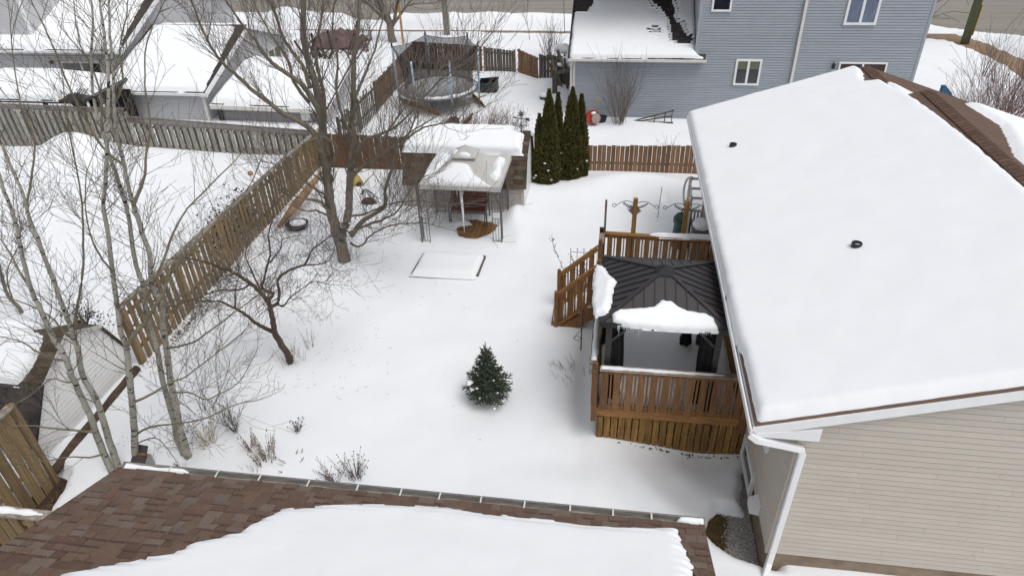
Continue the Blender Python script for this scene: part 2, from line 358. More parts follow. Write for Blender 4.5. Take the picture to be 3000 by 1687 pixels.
def window(parent, O, U, N, u0, u1, z0, z1, panes=2, glass=None, blind=0, fr=.07, m=None, name='window'):
    O = Vector(O); U = Vector(U); N = Vector(N); Z = Vector((0, 0, 1)); glass = glass or GLASS
    P = lambda u, z, n: O+U*u+Z*z+N*n
    b = MB()
    def bx(a0, a1, c0, c1, n0=.0, n1=.05): b.obox(P((a0+a1)/2, (c0+c1)/2, (n0+n1)/2), U*(a1-a0)/2, Z*(c1-c0)/2, N*(n1-n0)/2)
    bx(u0, u1, z1-fr, z1); bx(u0, u1, z0, z0+fr, 0, .06); bx(u0, u0+fr, z0+fr, z1-fr); bx(u1-fr, u1, z0+fr, z1-fr)
    wdt = (u1-u0-2*fr)/panes
    for i in range(1, panes): c = u0+fr+wdt*i; bx(c-fr*.55, c+fr*.55, z0+fr, z1-fr, 0, .046)
    o = b.build(name, m or WHITE, parent)
    for i in range(panes):
        g = MB(); a = u0+fr+wdt*i+(fr*.55 if i else 0)+.002; c = u0+fr+wdt*(i+1)-(fr*.55 if i < panes-1 else 0)-.002
        g.obox(P((a+c)/2, (z0+z1)/2, .022), U*(c-a)/2, Z*((z1-z0)/2-fr-.002), N*.004); g.build('pane', glass, o)
        if blind:
            g = MB(); zz = z1-fr-.002; g.obox(P((a+c)/2, zz-(z1-z0)*blind/2, .029), U*(c-a)/2, Z*(z1-z0)*blind/2, N*.002); g.build('blind', BLIND, o)
    return o
def slab(parent, name, pts, th, m):
    pts = [Vector(p) for p in pts]; n = (pts[1]-pts[0]).cross(pts[2]-pts[1]).normalized()
    if n.z < 0: n = -n
    return MB().prism(pts, -n*th).build(name, m, parent)
def shingle_field(parent, O, U, V, u0, u1, v0, v1, m, expo=.14, wmin=.25, wmax=.35, keep=None, individually=False, m2=None, limit=300, th=.012):
    O = Vector(O); U = Vector(U).normalized(); V = Vector(V).normalized(); N = U.cross(V).normalized()
    if N.z < 0: N = -N
    out_ = []; v = v0
    while v < v1:
        u = u0-random.uniform(0, wmin)
        while u < u1:
            wd = random.uniform(wmin, wmax); a = max(u, u0); b = min(u+wd, u1)
            if b-a > .03 and (keep is None or keep((a+b)/2, v+expo/2)): out_.append((a+.002, b-.002, v))
            u += wd
        v += expo
    J = MB(); SB = MB(); mi = []; out_.sort(key=lambda t: -t[2] if individually == 'near' else t[2])
    for i, (a, b, v) in enumerate(out_):
        t0 = th+random.choice((0, 0, .008, .012)); vt = min(v+expo+.02, v1+.02)
        mb = MB() if (individually and i < limit) else J
        P = lambda u, vv, n: O+U*u+V*vv+N*n
        mb.add([P(a, v, t0), P(b, v, t0), P(b, vt, .003), P(a, vt, .003), P(a, v, 0), P(b, v, 0)], [(0, 1, 2, 3), (4, 5, 1, 0), (4, 0, 3), (5, 2, 1)])
        if mb is J: mi += [random.choice((0, 0, 1, 2))]*4
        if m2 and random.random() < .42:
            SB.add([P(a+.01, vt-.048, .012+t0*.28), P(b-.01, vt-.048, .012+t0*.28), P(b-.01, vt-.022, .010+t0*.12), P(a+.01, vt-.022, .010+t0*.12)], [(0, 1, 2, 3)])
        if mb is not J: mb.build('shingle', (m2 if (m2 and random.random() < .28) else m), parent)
    if SB.v: SB.build('printed_bands', SHBD, parent, stuff=True)  # dark bands printed on the upper part of some tabs
    if J.v:
        o = J.build('shingles', m, parent, stuff=True)
        if m2:
            o.data.materials.append(m2); o.data.materials.append(SHBD2); o.data.polygons.foreach_set('material_index', mi)

# ------------------------------------------------------------------ plants
def grow(mb, p, d, L, r, depth, up=.25, seg=4, spread=.9, kids=1.3, buds=None, rmin=.0022, wig=.18):
    pts = [p.copy()]; rad = [r]; q = p.copy(); dd = d.normalized()
    for i in range(seg):
        dd = (dd+Vector((random.uniform(-wig, wig), random.uniform(-wig, wig), random.uniform(-wig, wig)+up*.25))).normalized()
        q = q+dd*(L/seg); pts.append(q.copy()); rad.append(max(rmin, r*(1-.75*(i+1)/seg)))
        if depth > 0:
            nk = int(kids)+(random.random() < kids % 1)
            for _ in range(nk):
                a = Vector((random.gauss(0, 1), random.gauss(0, 1), random.gauss(0, 1))); a = (a-dd*a.dot(dd))
                if a.length < 1e-3: continue
                a.normalize(); nd = (dd+a*spread*random.uniform(.6, 1.2)+Vector((0, 0, up))).normalized()
                grow(mb, q, nd, L*random.uniform(.4, .65), max(rmin, rad[-1]*.65), depth-1, up, max(2, seg-1), spread, kids*.85, buds, rmin, wig)
    mb.tube(pts, rad, 3 if r < .012 else 5, cap=False)
    if buds is not None and depth == 0:
        mb.tube([q, q+dd*.03], [rmin*1.6, rmin*.6], 3, cap=False)
def smooth_path(pts, n=4):
    out_ = []; m = len(pts)
    for i in range(m-1):
        p0 = pts[max(i-1, 0)]; p1 = pts[i]; p2 = pts[i+1]; p3 = pts[min(i+2, m-1)]
        for k in range(n):
            t = k/n; out_.append(.5*((2*p1)+(p2-p0)*t+(2*p0-5*p1+4*p2-p3)*t*t+(3*p1-p0-3*p2+p3)*t**3))
    out_.append(pts[-1]); return out_
def limb(px, y0, y1, r0, r1, rough=.0, n=4):
    m = len(px); pts = [AY(a, b, y0+(y1-y0)*(i/(m-1))**1.0) for i, (a, b) in enumerate(px)]
    sp = smooth_path(pts, n); k = len(sp)
    sp = [p+Vector((random.uniform(-1, 1), random.uniform(-1, 1), random.uniform(-1, 1)))*rough*(0 < i < k-1) for i, p in enumerate(sp)]
    return sp, [r0+(r1-r0)*(i/(k-1))**.8 for i in range(k)]
def tree(name, label, base, trunks, branches, bark, barkb, twm, tw, crown_name='crown', cat='tree'):
    t = thing(name, label, cat, base)
    b = MB()
    for sp, rd in trunks: b.tube(sp, rd, 12)
    b.build('trunk', bark, t, smooth=True)
    for sp, rd in branches:
        MB().tube(sp, rd, 8).build('branch', barkb, t, smooth=True)
    c = MB()
    for (sp, rd) in trunks+branches:
        k = len(sp)
        Ltot = sum((sp[i+1]-sp[i]).length for i in range(k-1))
        nt_ = int(Ltot*tw['dens'])
        for _ in range(nt_):
            f = random.uniform(tw.get('start', .25), 1) if rd[0] > tw.get('thick', .05) else random.uniform(.12, 1)
            i = min(int(f*(k-1)), k-2); p = sp[i].lerp(sp[i+1], f*(k-1)-i); d = (sp[i+1]-sp[i]).normalized()
            a = Vector((random.gauss(0, 1), random.gauss(0, 1), random.gauss(0, 1))); a -= d*a.dot(d)
            if a.length < .01: continue
            a.normalize(); nd = (d*.8+a*tw.get('spread', .9)+Vector((0, 0, tw['up']))).normalized()
            L = tw['len']*random.uniform(.5, 1.2); grow(c, p, nd, L, max(tw['r'], rd[i]*.22) if rd[i] < .2 else tw['r']*1.5, tw['depth'], tw['up'], 4, tw.get('spread', .9), tw['kids'], True, tw.get('rmin', .003), tw.get('wig', .18))
        grow(c, sp[-1], sp[-1]-sp[-2], tw['len'], rd[-1], tw['depth'], tw['up'], 4, .7, tw['kids'], True, tw.get('rmin', .003))
    c.build(crown_name, twm, t, stuff=True)
    return t
def shrub(name, label, base, n, h, spread, m, depth=1, kids=1.0, r=.006, cat='shrub', rmin=.0025, upb=.3, group=None, lean=(0, 0), base_r=.08):
    t = thing(name, label, cat, base, group); b = MB(); base = Vector(base)
    for i in range(n):
        a = random.uniform(0, 2*math.pi); s = spread*math.sqrt(random.random())
        d = Vector((math.cos(a)*s+lean[0], math.sin(a)*s+lean[1], 1)).normalized()
        grow(b, base+Vector((math.cos(a), math.sin(a), 0))*random.uniform(0, base_r), d, h*random.uniform(.6, 1.05), r, depth, upb, 4, .6, kids, None, rmin, .12)
    b.build('stems', m, t, stuff=True); return t
# ================================================================== GROUND, ROAD
MELT = [tuple(G(*p)[:2]) for p in [(2190, 1340), (2172, 1358), (2171, 1397), (2166, 1448), (2182, 1482), (2150, 1472), (2105, 1462), (2068, 1490), (2058, 1521), (2076, 1560), (2105, 1589), (2155, 1620), (2217, 1636), (2240, 1652)]]
MELT = MELT+[(3.1, 7.1), (3.1, 9.4)]
LIT = [(-10.6, 5.0), (-9.95, 5.9), (-9.72, 6.6), (-9.8, 7.1), (-9.98, 7.6), (-10.6, 7.75)]
SWK = [(-60, 41.95), (-9, 41.8), (-4, 41.55), (0, 41.5), (15.9, 41.4), (17.6, 40.6), (18.3, 38.6), (18.6, 36.2), (18.3, 32.5), (17.3, 29), (19.0, 29), (20.0, 32.5), (20.2, 36), (19.4, 40.5), (18.6, 42.3), (0, 42.3), (-9, 42.55), (-60, 42.7)]
PLAT = [tuple(G(*p)[:2]) for p in [(1364, 636), (1372, 634), (1400, 635), (1420, 642), (1436, 641), (1457, 650), (1455, 662), (1446, 674), (1425, 687), (1400, 695), (1375, 695), (1350, 690), (1340, 680), (1337, 668), (1334, 660), (1350, 655), (1382, 650), (1376, 645), (1365, 642)]]
def gheight(x, y):
    z = .05*fbm(x, y, .55, 2)+.018*fbm(x, y, 1.9, 4)+.0035*fbm(x, y, 8, 14)
    def hump(cx, cy, rx, ry, h, p=1.): return h*np.exp(-(((x-cx)/rx)**2+((y-cy)/ry)**2)**p)
    z = z+hump(-20.6, 22.2, 1.3, .8, .75)+hump(-18.6, 22.4, 3, .8, .18)                # drift against the grey fence
    z = z+hump(.9, 21.2, 1.5, .55, .38)+hump(2.6, 20.7, 1.1, .6, .25)+hump(-.6, 20.6, 1.2, .6, .15)
    z = z+hump(-2.75, 18.45, .35, .75, .42)+hump(-2.45, 17.3, .3, .7, .12)
    z = z+hump(-2.2, 30.9, .5, .5, .32)+hump(-1.8, 27.6, .6, .5, .1)
    z = z+hump(.3, 8.3, 1.6, .7, .08)+hump(2.1, 9.55, 1.3, .55, -.24)+hump(2.2, 8.6, .7, .7, -.12)+hump(-.28, 11.2, .22, 1.9, -.16)+hump(-.7, 8.9, .8, .4, -.05)
    z = z+hump(2.2, 6.3, 1.2, .5, .12)
    for (cx, cy, r, h) in [(-2.26, 10.45, .62, -.10), (-7.4, 15.85, .42, -.16), (-8.74, 7.84, .28, -.12), (-7.93, 8.24, .32, -.12), (-9.1, 7.7, .35, -.12), (-7.08, 11.25, .28, -.10)]:
        z = z+hump(cx, cy, r, r, h)
    # trough where the warm wall and skirt melt the drift, footprints behind the deck
    z = z+.10*np.clip(fbm(x, y, 2.6, 11)-.2, 0, 1)*np.exp(-(((x-2.)/1.6)**2+((y-18.0)/2.4)**2)**2)*-1
    for k in range(16):
        fx = 1.1+.16*math.sin(k*2.3)+.05*k; fy = 15.6+k*.31; z = z+hump(fx, fy, .11, .14, -.10)
    for k in range(26):
        fx = -4.6+.35*math.sin(k*1.7)+.05*k; fy = 24.6+k*.30; z = z+hump(fx, fy, .12, .15, -.07)
    # wind and melt ridges running out from the deck corner to the garage
    t_ = (x-.2)*.62+(9.3-y)*.78; s_ = (x-.2)*.78-(9.3-y)*.62
    z = z+.045*np.sin(s_*6+1.5*np.sin(t_*1.3))*np.exp(-((x-1.3)/1.5)**2-((y-8.1)/1.1)**2)
    # snow banks along the road, sidewalk cut, road bed
    bank = .62*np.exp(-(((y-43.55)/.85)**2)**1.5)*(1+.22*fbm(x, y, 1.1, 8))*np.where(x < 16.2, 1, np.exp(-((x-16.2)/1.2)**2))
    gap = np.exp(-(((x+15.8)/1.3)**2)**2); z = z+bank*(1-.85*gap)
    z = z+.5*np.exp(-(((x-20.9)/.85)**2+((y-36.5)/4.2)**4))*(1+.3*fbm(x, y, 2, 9))
    z = z+.5*np.exp(-(((x+21)/1.2)**2+((y-43.2)/1.2)**2))
    def cut(poly, depth, e=.12, wob=.05, f=6):
        nonlocal z
        d = sdist(x, y, poly)+wob*fbm(x, y, f, 5); k = np.clip(d/e+.5, 0, 1); k = k*k*(3-2*k); z = z*(1-k)-depth*k
    cut([(.12, 9.78), (2.9, 9.78), (2.9, 14.4), (.12, 14.4)], .55, .12, 0); cut(MELT, .34, .24, .03, 9); cut(PLAT, .20, .05, .02, 12); cut(LIT, .30, .2, .06, 6); cut(SWK, .13, .18, .06, 4)
    cut([(-200, 44.7), (-8, 44.75), (-2, 44.3), (16, 44.0), (19, 43.3), (22.3, 40.8), (23.4, 34), (24, 10), (200, 10), (200, 62), (-200, 62)], .5, .5, .12, 2)
    return z
def axis(segs):
    o = []
    for a, b, s in segs: o += list(np.arange(a, b, s))
    return np.array(o)
gx = axis([(-500, -60, 60), (-60, -30, 5), (-30, -12, .22), (-12, 3.4, .075), (3.4, 24, .22), (24, 60, 4), (60, 520, 60)])
gy = axis([(-120, 0, 20), (0, 4.5, 1), (4.5, 19.2, .07), (19.2, 23, .12), (23, 46, .22), (46, 70, 3), (70, 600, 60)])
GXg, GYg = np.meshgrid(gx, gy, indexing='ij'); GZ = gheight(GXg, GYg)
def build_ground():
    nu, nv = GXg.shape; b = MB(); b.v = [tuple(p) for p in np.stack([GXg, GYg, GZ], -1).reshape(-1, 3).tolist()]
    I, J = np.meshgrid(np.arange(nu-1), np.arange(nv-1), indexing='ij'); I = I.ravel(); J = J.ravel()
    b.f = [tuple(f) for f in np.stack([I*nv+J, (I+1)*nv+J, (I+1)*nv+J+1, I*nv+J+1], 1).tolist()]
    return b.build('snow_ground', SNOWG, smooth=True)
struct(build_ground())
def gz(x, y): return float(gheight(np.array([[float(x)]]), np.array([[float(y)]]))[0, 0])
def sheet(name, pts, z, m): return struct(MB().add([(x, y, z) for x, y in pts], [tuple(range(len(pts)))]).build(name, m))
sheet('road', [(-300, 44.0), (-2, 43.6), (17, 43.2), (21.5, 40.2), (22.7, 34), (23, 5), (60, 5), (60, 56), (-300, 56)], -.34, ASPH)
sheet('sidewalk', [(-60, 41.6), (15.2, 41.0), (17.0, 40.3), (17.7, 38), (17.9, 36), (17.5, 32), (16.5, 28), (19.7, 28), (20.7, 33), (20.8, 37), (20.0, 41), (19.0, 42.8), (-60, 42.9)], -.09, WALK)
sheet('gravel_bed', [(1.2, 6.9), (2.85, 7.05), (2.85, 9.7), (1.2, 9.7)], -.30, GRAV)
sheet('soil', [(-11.2, 4.5), (-9.3, 4.5), (-9.3, 8), (-11.2, 8)], -.26, LITTER)
def scatter_stones():
    b = MB(); L = []
    for i in range(9000):
        x = random.uniform(2.2, 2.83); y = random.uniform(7.05, 9.5)
        if x < 2.36+.16*(y-7.4)+random.gauss(0, .06): continue
        s = random.uniform(.007, .019); a = random.uniform(0, 6.28); c = Vector((x, y, -.30+s*.4))
        u = Vector((math.cos(a), math.sin(a), random.uniform(-.4, .4)))*s*1.4; v = Vector((-math.sin(a), math.cos(a), random.uniform(-.4, .4)))*s*.8
        b.obox(c, u, v, u.cross(v).normalized()*s*.5)
    o = b.build('gravel', STN, stuff=True); tag(o, 'grey white pebble gravel strip beside the house foundation', 'gravel')
scatter_stones()
def scatter_grass():
    b = MB()
    for i in range(7000):
        x = random.uniform(1.75, 2.62); y = random.uniform(7.2, 8.9)
        if x > 2.34+.16*(y-7.4)+random.gauss(0, .05): continue
        a = random.uniform(0, 6.28); l = random.uniform(.03, .09); p = Vector((x, y, -.30)); q = p+Vector((math.cos(a)*l, math.sin(a)*l, random.uniform(.01, .05))); s = Vector((-math.sin(a), math.cos(a), 0))*.004
        b.add([p-s, p+s, q], [(0, 1, 2)])
    o = b.build('dead_grass', DGRASS, stuff=True); tag(o, 'flattened brown dead grass exposed at the garage corner', 'grass')
    sheet('soil.001', [(1.45, 7.0), (2.28, 7.1), (2.42, 7.9), (2.52, 8.5), (2.5, 8.95), (1.45, 8.9)], -.296, mat('thatch', (.105, .072, .032), .95, .3, 12, bump=1, bscale=30, col2=(.05, .033, .016)))
    b = MB()
    for (cx, cy, rx, ry, n, z0) in [(-10.05, 6.6, .12, .5, 500, -.25), (1.72, 8.55, .22, .15, 160, -.28), (1.7, 9.55, 1.0, .035, 60, None), (2.72, 9.3, .06, .35, 110, -.28), (-10.2, 12.2, .2, 1.6, 350, None)]:
        for i in range(n):
            x = random.gauss(cx, rx*.5); y = random.gauss(cy, ry*.5); z = z0 if z0 is not None else None
            if z is None: z = gz(x, y)+.005
            s = random.uniform(.012, .035); a = random.uniform(0, 6.28); u = Vector((math.cos(a), math.sin(a), random.uniform(-.5, .5)))*s; v = Vector((-math.sin(a), math.cos(a), random.uniform(-.5, .5)))*s*.6
            c = Vector((x, y, z+.008)); b.add([c-u, c-v, c+u, c+v], [(0, 1, 2, 3)])
    tag(b.build('fallen_leaves', DRYL, stuff=True), 'scattered brown fallen leaves along the fences and deck skirt', 'leaves')
scatter_grass()

# ================================================================== NEAR HOUSE (beige siding, big snowy roof)
X0, Y0 = 2.83, 7.13
EZ = 3.13                                    # eave height
ec = G(2210, 1249, EZ); ef = G(2008, 340, EZ)
EX = (ec.x+ef.x)/2; EY0 = 7.02; EY1 = ef.y
ap = AY(2540, 194, EY1); PIT = (ap.z-EZ)/(ap.x-EX)
P2 = APL(2708, 264, (EX, EY1, EZ), (-PIT, 0, 1)); RX = P2.x+.04; RZ = EZ+PIT*(RX-EX)
H = thing('beige_house', 'beige sided house at right with a broad snow covered roof', 'house', (X0, Y0, 0))
siding(H, (X0, Y0, .33), (1, 0, 0), (0, -1, 0), [(0, 0), (9.6, 0), (9.6, EZ-.33+.15), (RX-X0, EZ-.33+PIT*(RX-EX)-.02), (0, EZ-.33+PIT*(X0-EX)-.05)], BEIGE, joints=True)
siding(H, (X0, EY1-.35, .33), (0, -1, 0), (-1, 0, 0), [(0, 0), (EY1-.35-Y0, 0), (EY1-.35-Y0, EZ-.35), (0, EZ-.35)], BEIGE, joints=True)
MB().box(X0+.03, 12.5, Y0+.03, EY1-.4, -.6, .33).build('foundation', CONC, H)
b = MB(); b.box(X0-.028, X0+.05, Y0-.028, Y0+.05, .33, EZ-.15); b.build('corner_trim', BEIGE, H)
n_ = Vector((-PIT, 0, 1)).normalized()
slab(H, 'roof', [(EX+.05, EY0, EZ+.02), (ap.x, EY0+.0, ap.z), (ap.x, EY1, ap.z), (EX+.05, EY1, EZ+.02)], .10, SHB)
# upper strip + right slopes of the two ridges
slab(H, 'roof', [(ap.x, EY0, ap.z-.0), (RX, EY0, RZ), (RX, P2.y, RZ), (ap.x, P2.y, ap.z)], .10, SHB)
slab(H, 'roof', [(RX, EY0, RZ), (RX+5.6, EY0, RZ-5.6*PIT), (RX+5.6, P2.y, RZ-5.6*PIT), (RX, P2.y, RZ)], .10, SHB)
slab(H, 'roof', [(ap.x, P2.y, ap.z), (ap.x+5, P2.y, ap.z-5*PIT), (ap.x+5, EY1, ap.z-5*PIT), (ap.x, EY1, ap.z)], .10, SHB)
MB().add([(ap.x, P2.y, ap.z-.02), (RX, P2.y, RZ-.02), (RX+4, P2.y, RZ-4*PIT), (ap.x+4, P2.y, ap.z-4*PIT-.02)], [(0, 1, 2, 3)]).build('roof_gable', WHITE, H)
SL = math.sqrt(1+PIT*PIT)
# ridge cap shingles
yy = EY0
while yy < EY1-.05:
    rx, rz = (RX, RZ) if yy < P2.y-.1 else (ap.x, ap.z); y2 = min(yy+.16, EY1); b = MB()
    for s in (-1, 1):
        b.add([(rx, yy, rz+.035), (rx, y2, rz+.022), (rx+s*.15, y2, rz+.022-.15*PIT-.004), (rx+s*.15, yy, rz+.035-.15*PIT)], [(0, 1, 2, 3) if s < 0 else (3, 2, 1, 0)])
        b.add([(rx, yy, rz+.035), (rx+s*.15, yy, rz+.035-.15*PIT), (rx+s*.15, yy, rz-.15*PIT), (rx, yy, rz)], [(0, 1, 2, 3) if s > 0 else (3, 2, 1, 0)])
    b.build('ridge_shingle', SHR, H); yy += .15
# fascia and soffit, rake boards
b = MB(); b.beam((EX+.05, EY0-.005, EZ-.06), (RX, EY0-.005, RZ-.10), .03, .15, (0, 0, 1)); b.beam((RX, EY0-.005, RZ-.10), (RX+5.6, EY0-.005, RZ-.10-5.6*PIT), .03, .15); b.build('rake_board', WHITE, H)
b = MB(); b.box(EX+.06, X0-.02, EY0+.01, EY1, EZ-.14, EZ-.12); b.build('soffit', WHITE, H)
b = MB(); zt = EZ+PIT*(X0+.15-EX)-.2; b.add([(EX+.08, EY0-.03, EZ-.14), (X0+.2, EY0-.03, EZ-.14), (X0+.2, EY0-.03, zt), (EX+.08, EY0-.03, EZ-.08), (EX+.08, Y0-.02, EZ-.14), (X0+.2, Y0-.02, EZ-.14), (X0+.2, Y0-.02, zt), (EX+.08, Y0-.02, EZ-.08)], [(0, 1, 2, 3), (0, 4, 5, 1), (1, 5, 6, 2), (3, 2, 6, 7)]); b.build('soffit_return', WHITE, H)
b = MB(); b.box(EX+.052, EX+.07, EY0, EY1, EZ-.14, EZ+.015); b.build('fascia', WHITE, H)
gt = MB(); gx0 = EX-.004
for (xa, xb, za, zb) in [(gx0, gx0+.012, EZ-.11, EZ+.0), (gx0, EX+.05, EZ-.12, EZ-.11), (gx0-.008, gx0+.016, EZ, EZ+.01)]: gt.box(xa, xb, EY0-.03, EY1, za, zb)
gt.box(gx0, EX+.035, EY0-.04, EY0-.03, EZ-.12, EZ+.008); gt.build('gutter', WHITE, H)
ds = MB(); dp = [Vector((EX-.0, EY0-.02, EZ-.12)), Vector((EX+.1, EY0-.06, EZ-.17)), Vector((X0+.02, Y0-.09, EZ-.36)), Vector((X0+.06, Y0-.07, EZ-.47)), Vector((X0+.06, Y0-.07, .36)), Vector((X0+.05, Y0-.09, .18)), Vector((X0-.02, Y0-.26, .02))]
for i in range(len(dp)-1): ds.beam(dp[i], dp[i+1]+(dp[i+1]-dp[i]).normalized()*.03, .095, .075, (0, -1, .2))
ds.build('downspout', WHITE, H, bevel=.012)
# snow on roof; u = y , v = up the slope
O_ = Vector((EX+.05, 0, EZ+.02)); Vd = Vector((1, 0, PIT)); LR = (RX-EX-.05)*SL; LA = (ap.x-EX-.05)*SL
snow_on(H, O_, (0, 1, 0), Vd, [(EY0+.075, .06), (EY0+1.2, .05), (EY0+2.2, .0), (EY1-.02, -.02), (EY1-.04, LA-.26), (EY1-.4, LA-.22), (EY1-.95, LA-.34), (EY1-1.3, LA-.36), (EY1-1.45, LA-.05), (P2.y+.25, LA+.05), (P2.y-.1, LR-.45), (P2.y-1.2, LR-.34), (P2.y-3, LR-.24), (P2.y-5, LR-.20), (EY0+.05, LR-.25)], T=.17, res=.055, edge=.15, wob=.022, wobs=9, lump=.007, seed=3)
snow_on(H, (RX, 0, RZ), (0, 1, 0), (1, 0, -PIT), [(EY0+.1, .46), (P2.y-3.5, .46), (P2.y-1.2, 1.3), (P2.y-.1, .95), (P2.y-.1, 5.5), (EY0+.1, 5.5)], T=.14, res=.09, edge=.16, wob=.05, wobs=3, lump=.004, seed=4)
snow_on(H, (ap.x, 0, ap.z), (0, 1, 0), (1, 0, -PIT), [(P2.y+.05, .03), (P2.y+1.1, .05), (P2.y+.5, .55), (P2.y+.3, 4), (P2.y+.05, 4)], T=.12, res=.06, edge=.14, wob=.04, wobs=5, lump=.004, seed=5)
# roof vents
for (px, py) in [(2147, 430), (2508, 723)]:
    p = APL(px, py, (EX, EY1, EZ+.16), (-PIT, 0, 1)); b = MB(); b.lathe((p.x, p.y, p.z-.22), [(.085, 0), (.085, .30), (.066, .302), (.066, .2)], 14); b.build('roof_vent', PBLK, H, smooth=False)
# windows on the side wall, dryer hood
w1 = AX(2245, 1255, X0); w2 = AX(2252, 1328, X0)
window(H, (X0, 0, 0), (0, -1, 0), (-1, 0, 0), -w2.y-.75, -w2.y, w2.z+.0, EZ-.2, 1, fr=.07)
window(H, (X0, 0, 0), (0, -1, 0), (-1, 0, 0), -9.5, -8.45, .02, .52, 1, fr=.10)
b = MB(); c0 = AX(2213, 1478, X0); c0 = Vector((X0, 7.98, .42)); b.add([c0+Vector(v) for v in [(0, -.13, .12), (0, .13, .12), (-.17, .11, .02), (-.17, -.11, .02), (0, -.13, -.14), (0, .13, -.14), (-.16, .10, -.14), (-.16, -.10, -.14)]], [(0, 1, 2, 3), (3, 2, 6, 7), (0, 3, 7, 4), (2, 1, 5, 6)]); b.build('vent_hood', WHITE, H)
b = MB(); b.box(X0-.05, X0, 8.1, 8.13, 2.4, 2.9); b.build('cable', METB, H)

# ================================================================== GARAGE with brown shingles in the foreground
GZ0 = 2.9; GPIT = .385
ga = G(342, 1373, GZ0); gb = G(2062, 1535, GZ0); GX0, GX1, GYE = ga.x, gb.x, (ga.y+gb.y)/2
GA = thing('garage', 'low garage roof with brown shingles half under snow in the foreground', 'garage', ((GX0+GX1)/2, GYE-2.3, 0))
gl = 4.4; cs = math.sqrt(1+GPIT**2); RUN = gl/cs
slab(GA, 'roof', [(GX0, GYE, GZ0), (GX1, GYE, GZ0), (GX1, GYE-RUN, GZ0+RUN*GPIT), (GX0, GYE-RUN, GZ0+RUN*GPIT)], .1, SHB)
slab(GA, 'roof', [(GX0, GYE-RUN, GZ0+RUN*GPIT), (GX1, GYE-RUN, GZ0+RUN*GPIT), (GX1, GYE-2*RUN, GZ0), (GX0, GYE-2*RUN, GZ0)], .1, SHB)
MB().prism([(GX0+.3, GYE-.35, -.2), (GX0+.3, GYE-.35, GZ0-.1), (GX0+.3, GYE-RUN, GZ0+RUN*GPIT-.25), (GX0+.3, GYE-2*RUN+.35, GZ0-.1), (GX0+.3, GYE-2*RUN+.35, -.2)], (GX1-GX0-.6, 0, 0)).build('wall', BEIGE, GA)
gn = Vector((0, GPIT, 1)).normalized(); go = (GX0, GYE, GZ0)
def guv(px, py):
    p = APL(px, py, go, tuple(gn)); return (p.x, (GYE-p.y)*cs)
SNO = [guv(a, b) for a, b in [(175, 1688), (295, 1663), (384, 1652), (396, 1641), (470, 1633), (528, 1618), (567, 1595), (621, 1583), (695, 1566), (718, 1544), (776, 1525), (819, 1497), (904, 1488), (1000, 1481), (1217, 1486), (1310, 1491), (1419, 1507), (1505, 1517), (1672, 1535), (1800, 1548), (1950, 1550), (1995, 1552), (2008, 1583), (2022, 1626), (2032, 1660), (2040, 1690)]]+[(GX1-.05, 4.3), (GX0+.4, 4.3)]
def gkeep(u, v): return float(sdist(np.array([[u]]), np.array([[v]]), SNO)[0, 0]) < .18
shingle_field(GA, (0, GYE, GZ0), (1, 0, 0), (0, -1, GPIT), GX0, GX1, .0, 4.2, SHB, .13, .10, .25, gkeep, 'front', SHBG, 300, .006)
snow_on(GA, (0, GYE, GZ0), (1, 0, 0), (0, -1, GPIT), SNO, T=.11, res=.026, edge=.22, wob=.025, wobs=9, lump=.008, seed=12, steps=(.13, .30, .06))
b = MB()
b.box(GX0+.02, GX1+.02, GYE+.097, GYE+.107, GZ0-.09, GZ0+.005); b.box(GX0+.02, GX1+.02, GYE+.01, GYE+.097, GZ0-.10, GZ0-.09); b.box(GX0+.02, GX1+.02, GYE, GYE+.01, GZ0-.10, GZ0-.03)
b.box(GX0+.02, GX0+.035, GYE, GYE+.107, GZ0-.09, GZ0); b.box(GX1+.01, GX1+.025, GYE, GYE+.107, GZ0-.09, GZ0)
gut = b.build('gutter', GUT, GA)
MB().box(GX0+.02, GX1+.02, GYE+.108, GYE+.114, GZ0-.01, GZ0+.008).build('gutter_lip', METG, GA)
xx = GX0+.85; sm = None
for i, px in enumerate([493, 632, 757, 901, 1045, 1173, 1287, 1408, 1536, 1670, 1796, 1909]):
    x = G(px, 1380+(px-493)*.0965, GZ0).x
    b = MB(); b.box(x-.010, x+.010, GYE-.005, GYE+.11, GZ0+.001, GZ0+.008); s_ = b.build('gutter_strap', OFFW, gut)
snow_on(GA, (0, GYE+.012, GZ0-.035), (1, 0, 0), (0, 1, 0), [(GX0+.06, 0), (GX0+.8, .02), (GX0+.95, .09), (GX0+.06, .1)], T=.035, res=.02, edge=.03, seed=2)
snow_on(GA, (0, GYE+.012, GZ0-.035), (1, 0, 0), (0, 1, 0), [(GX1-.35, 0.02), (GX1, .0), (GX1, .09), (GX1-.28, .1)], T=.05, res=.02, edge=.03, seed=3)
# ================================================================== BLUE-GREY HOUSE across the back
BY = 27.6
B = thing('blue_grey_house', 'blue grey sided two storey house with snowy lower wing', 'house', (3, BY, 0))
c1 = AY(2741, 0, BY)
siding(B, (3.1, BY, 0), (1, 0, 0), (0, -1, 0), [(0, 0), (c1.x-3.1, 0), (c1.x-3.1, 6.2), (0, 6.2)], BLUE, expo=.1, core=BLUE)
siding(B, (-1.58, BY, 0), (1, 0, 0), (0, -1, 0), [(0, 0), (4.683, 0), (4.683, 2.42), (0, 2.42)], BLUE, expo=.1, core=BLUE)
siding(B, (3.1, BY+7, 0), (0, -1, 0), (-1, 0, 0), [(0, 2.3), (7, 2.3), (7, 6.2), (0, 6.2)], GREYS, expo=.1, stuff=True)
siding(B, (-1.6, BY+7, 0), (0, -1, 0), (-1, 0, 0), [(0, 0), (7, 0), (7, 2.45), (3.5, 4.3), (0, 2.45)], BLUE, expo=.1, stuff=True)
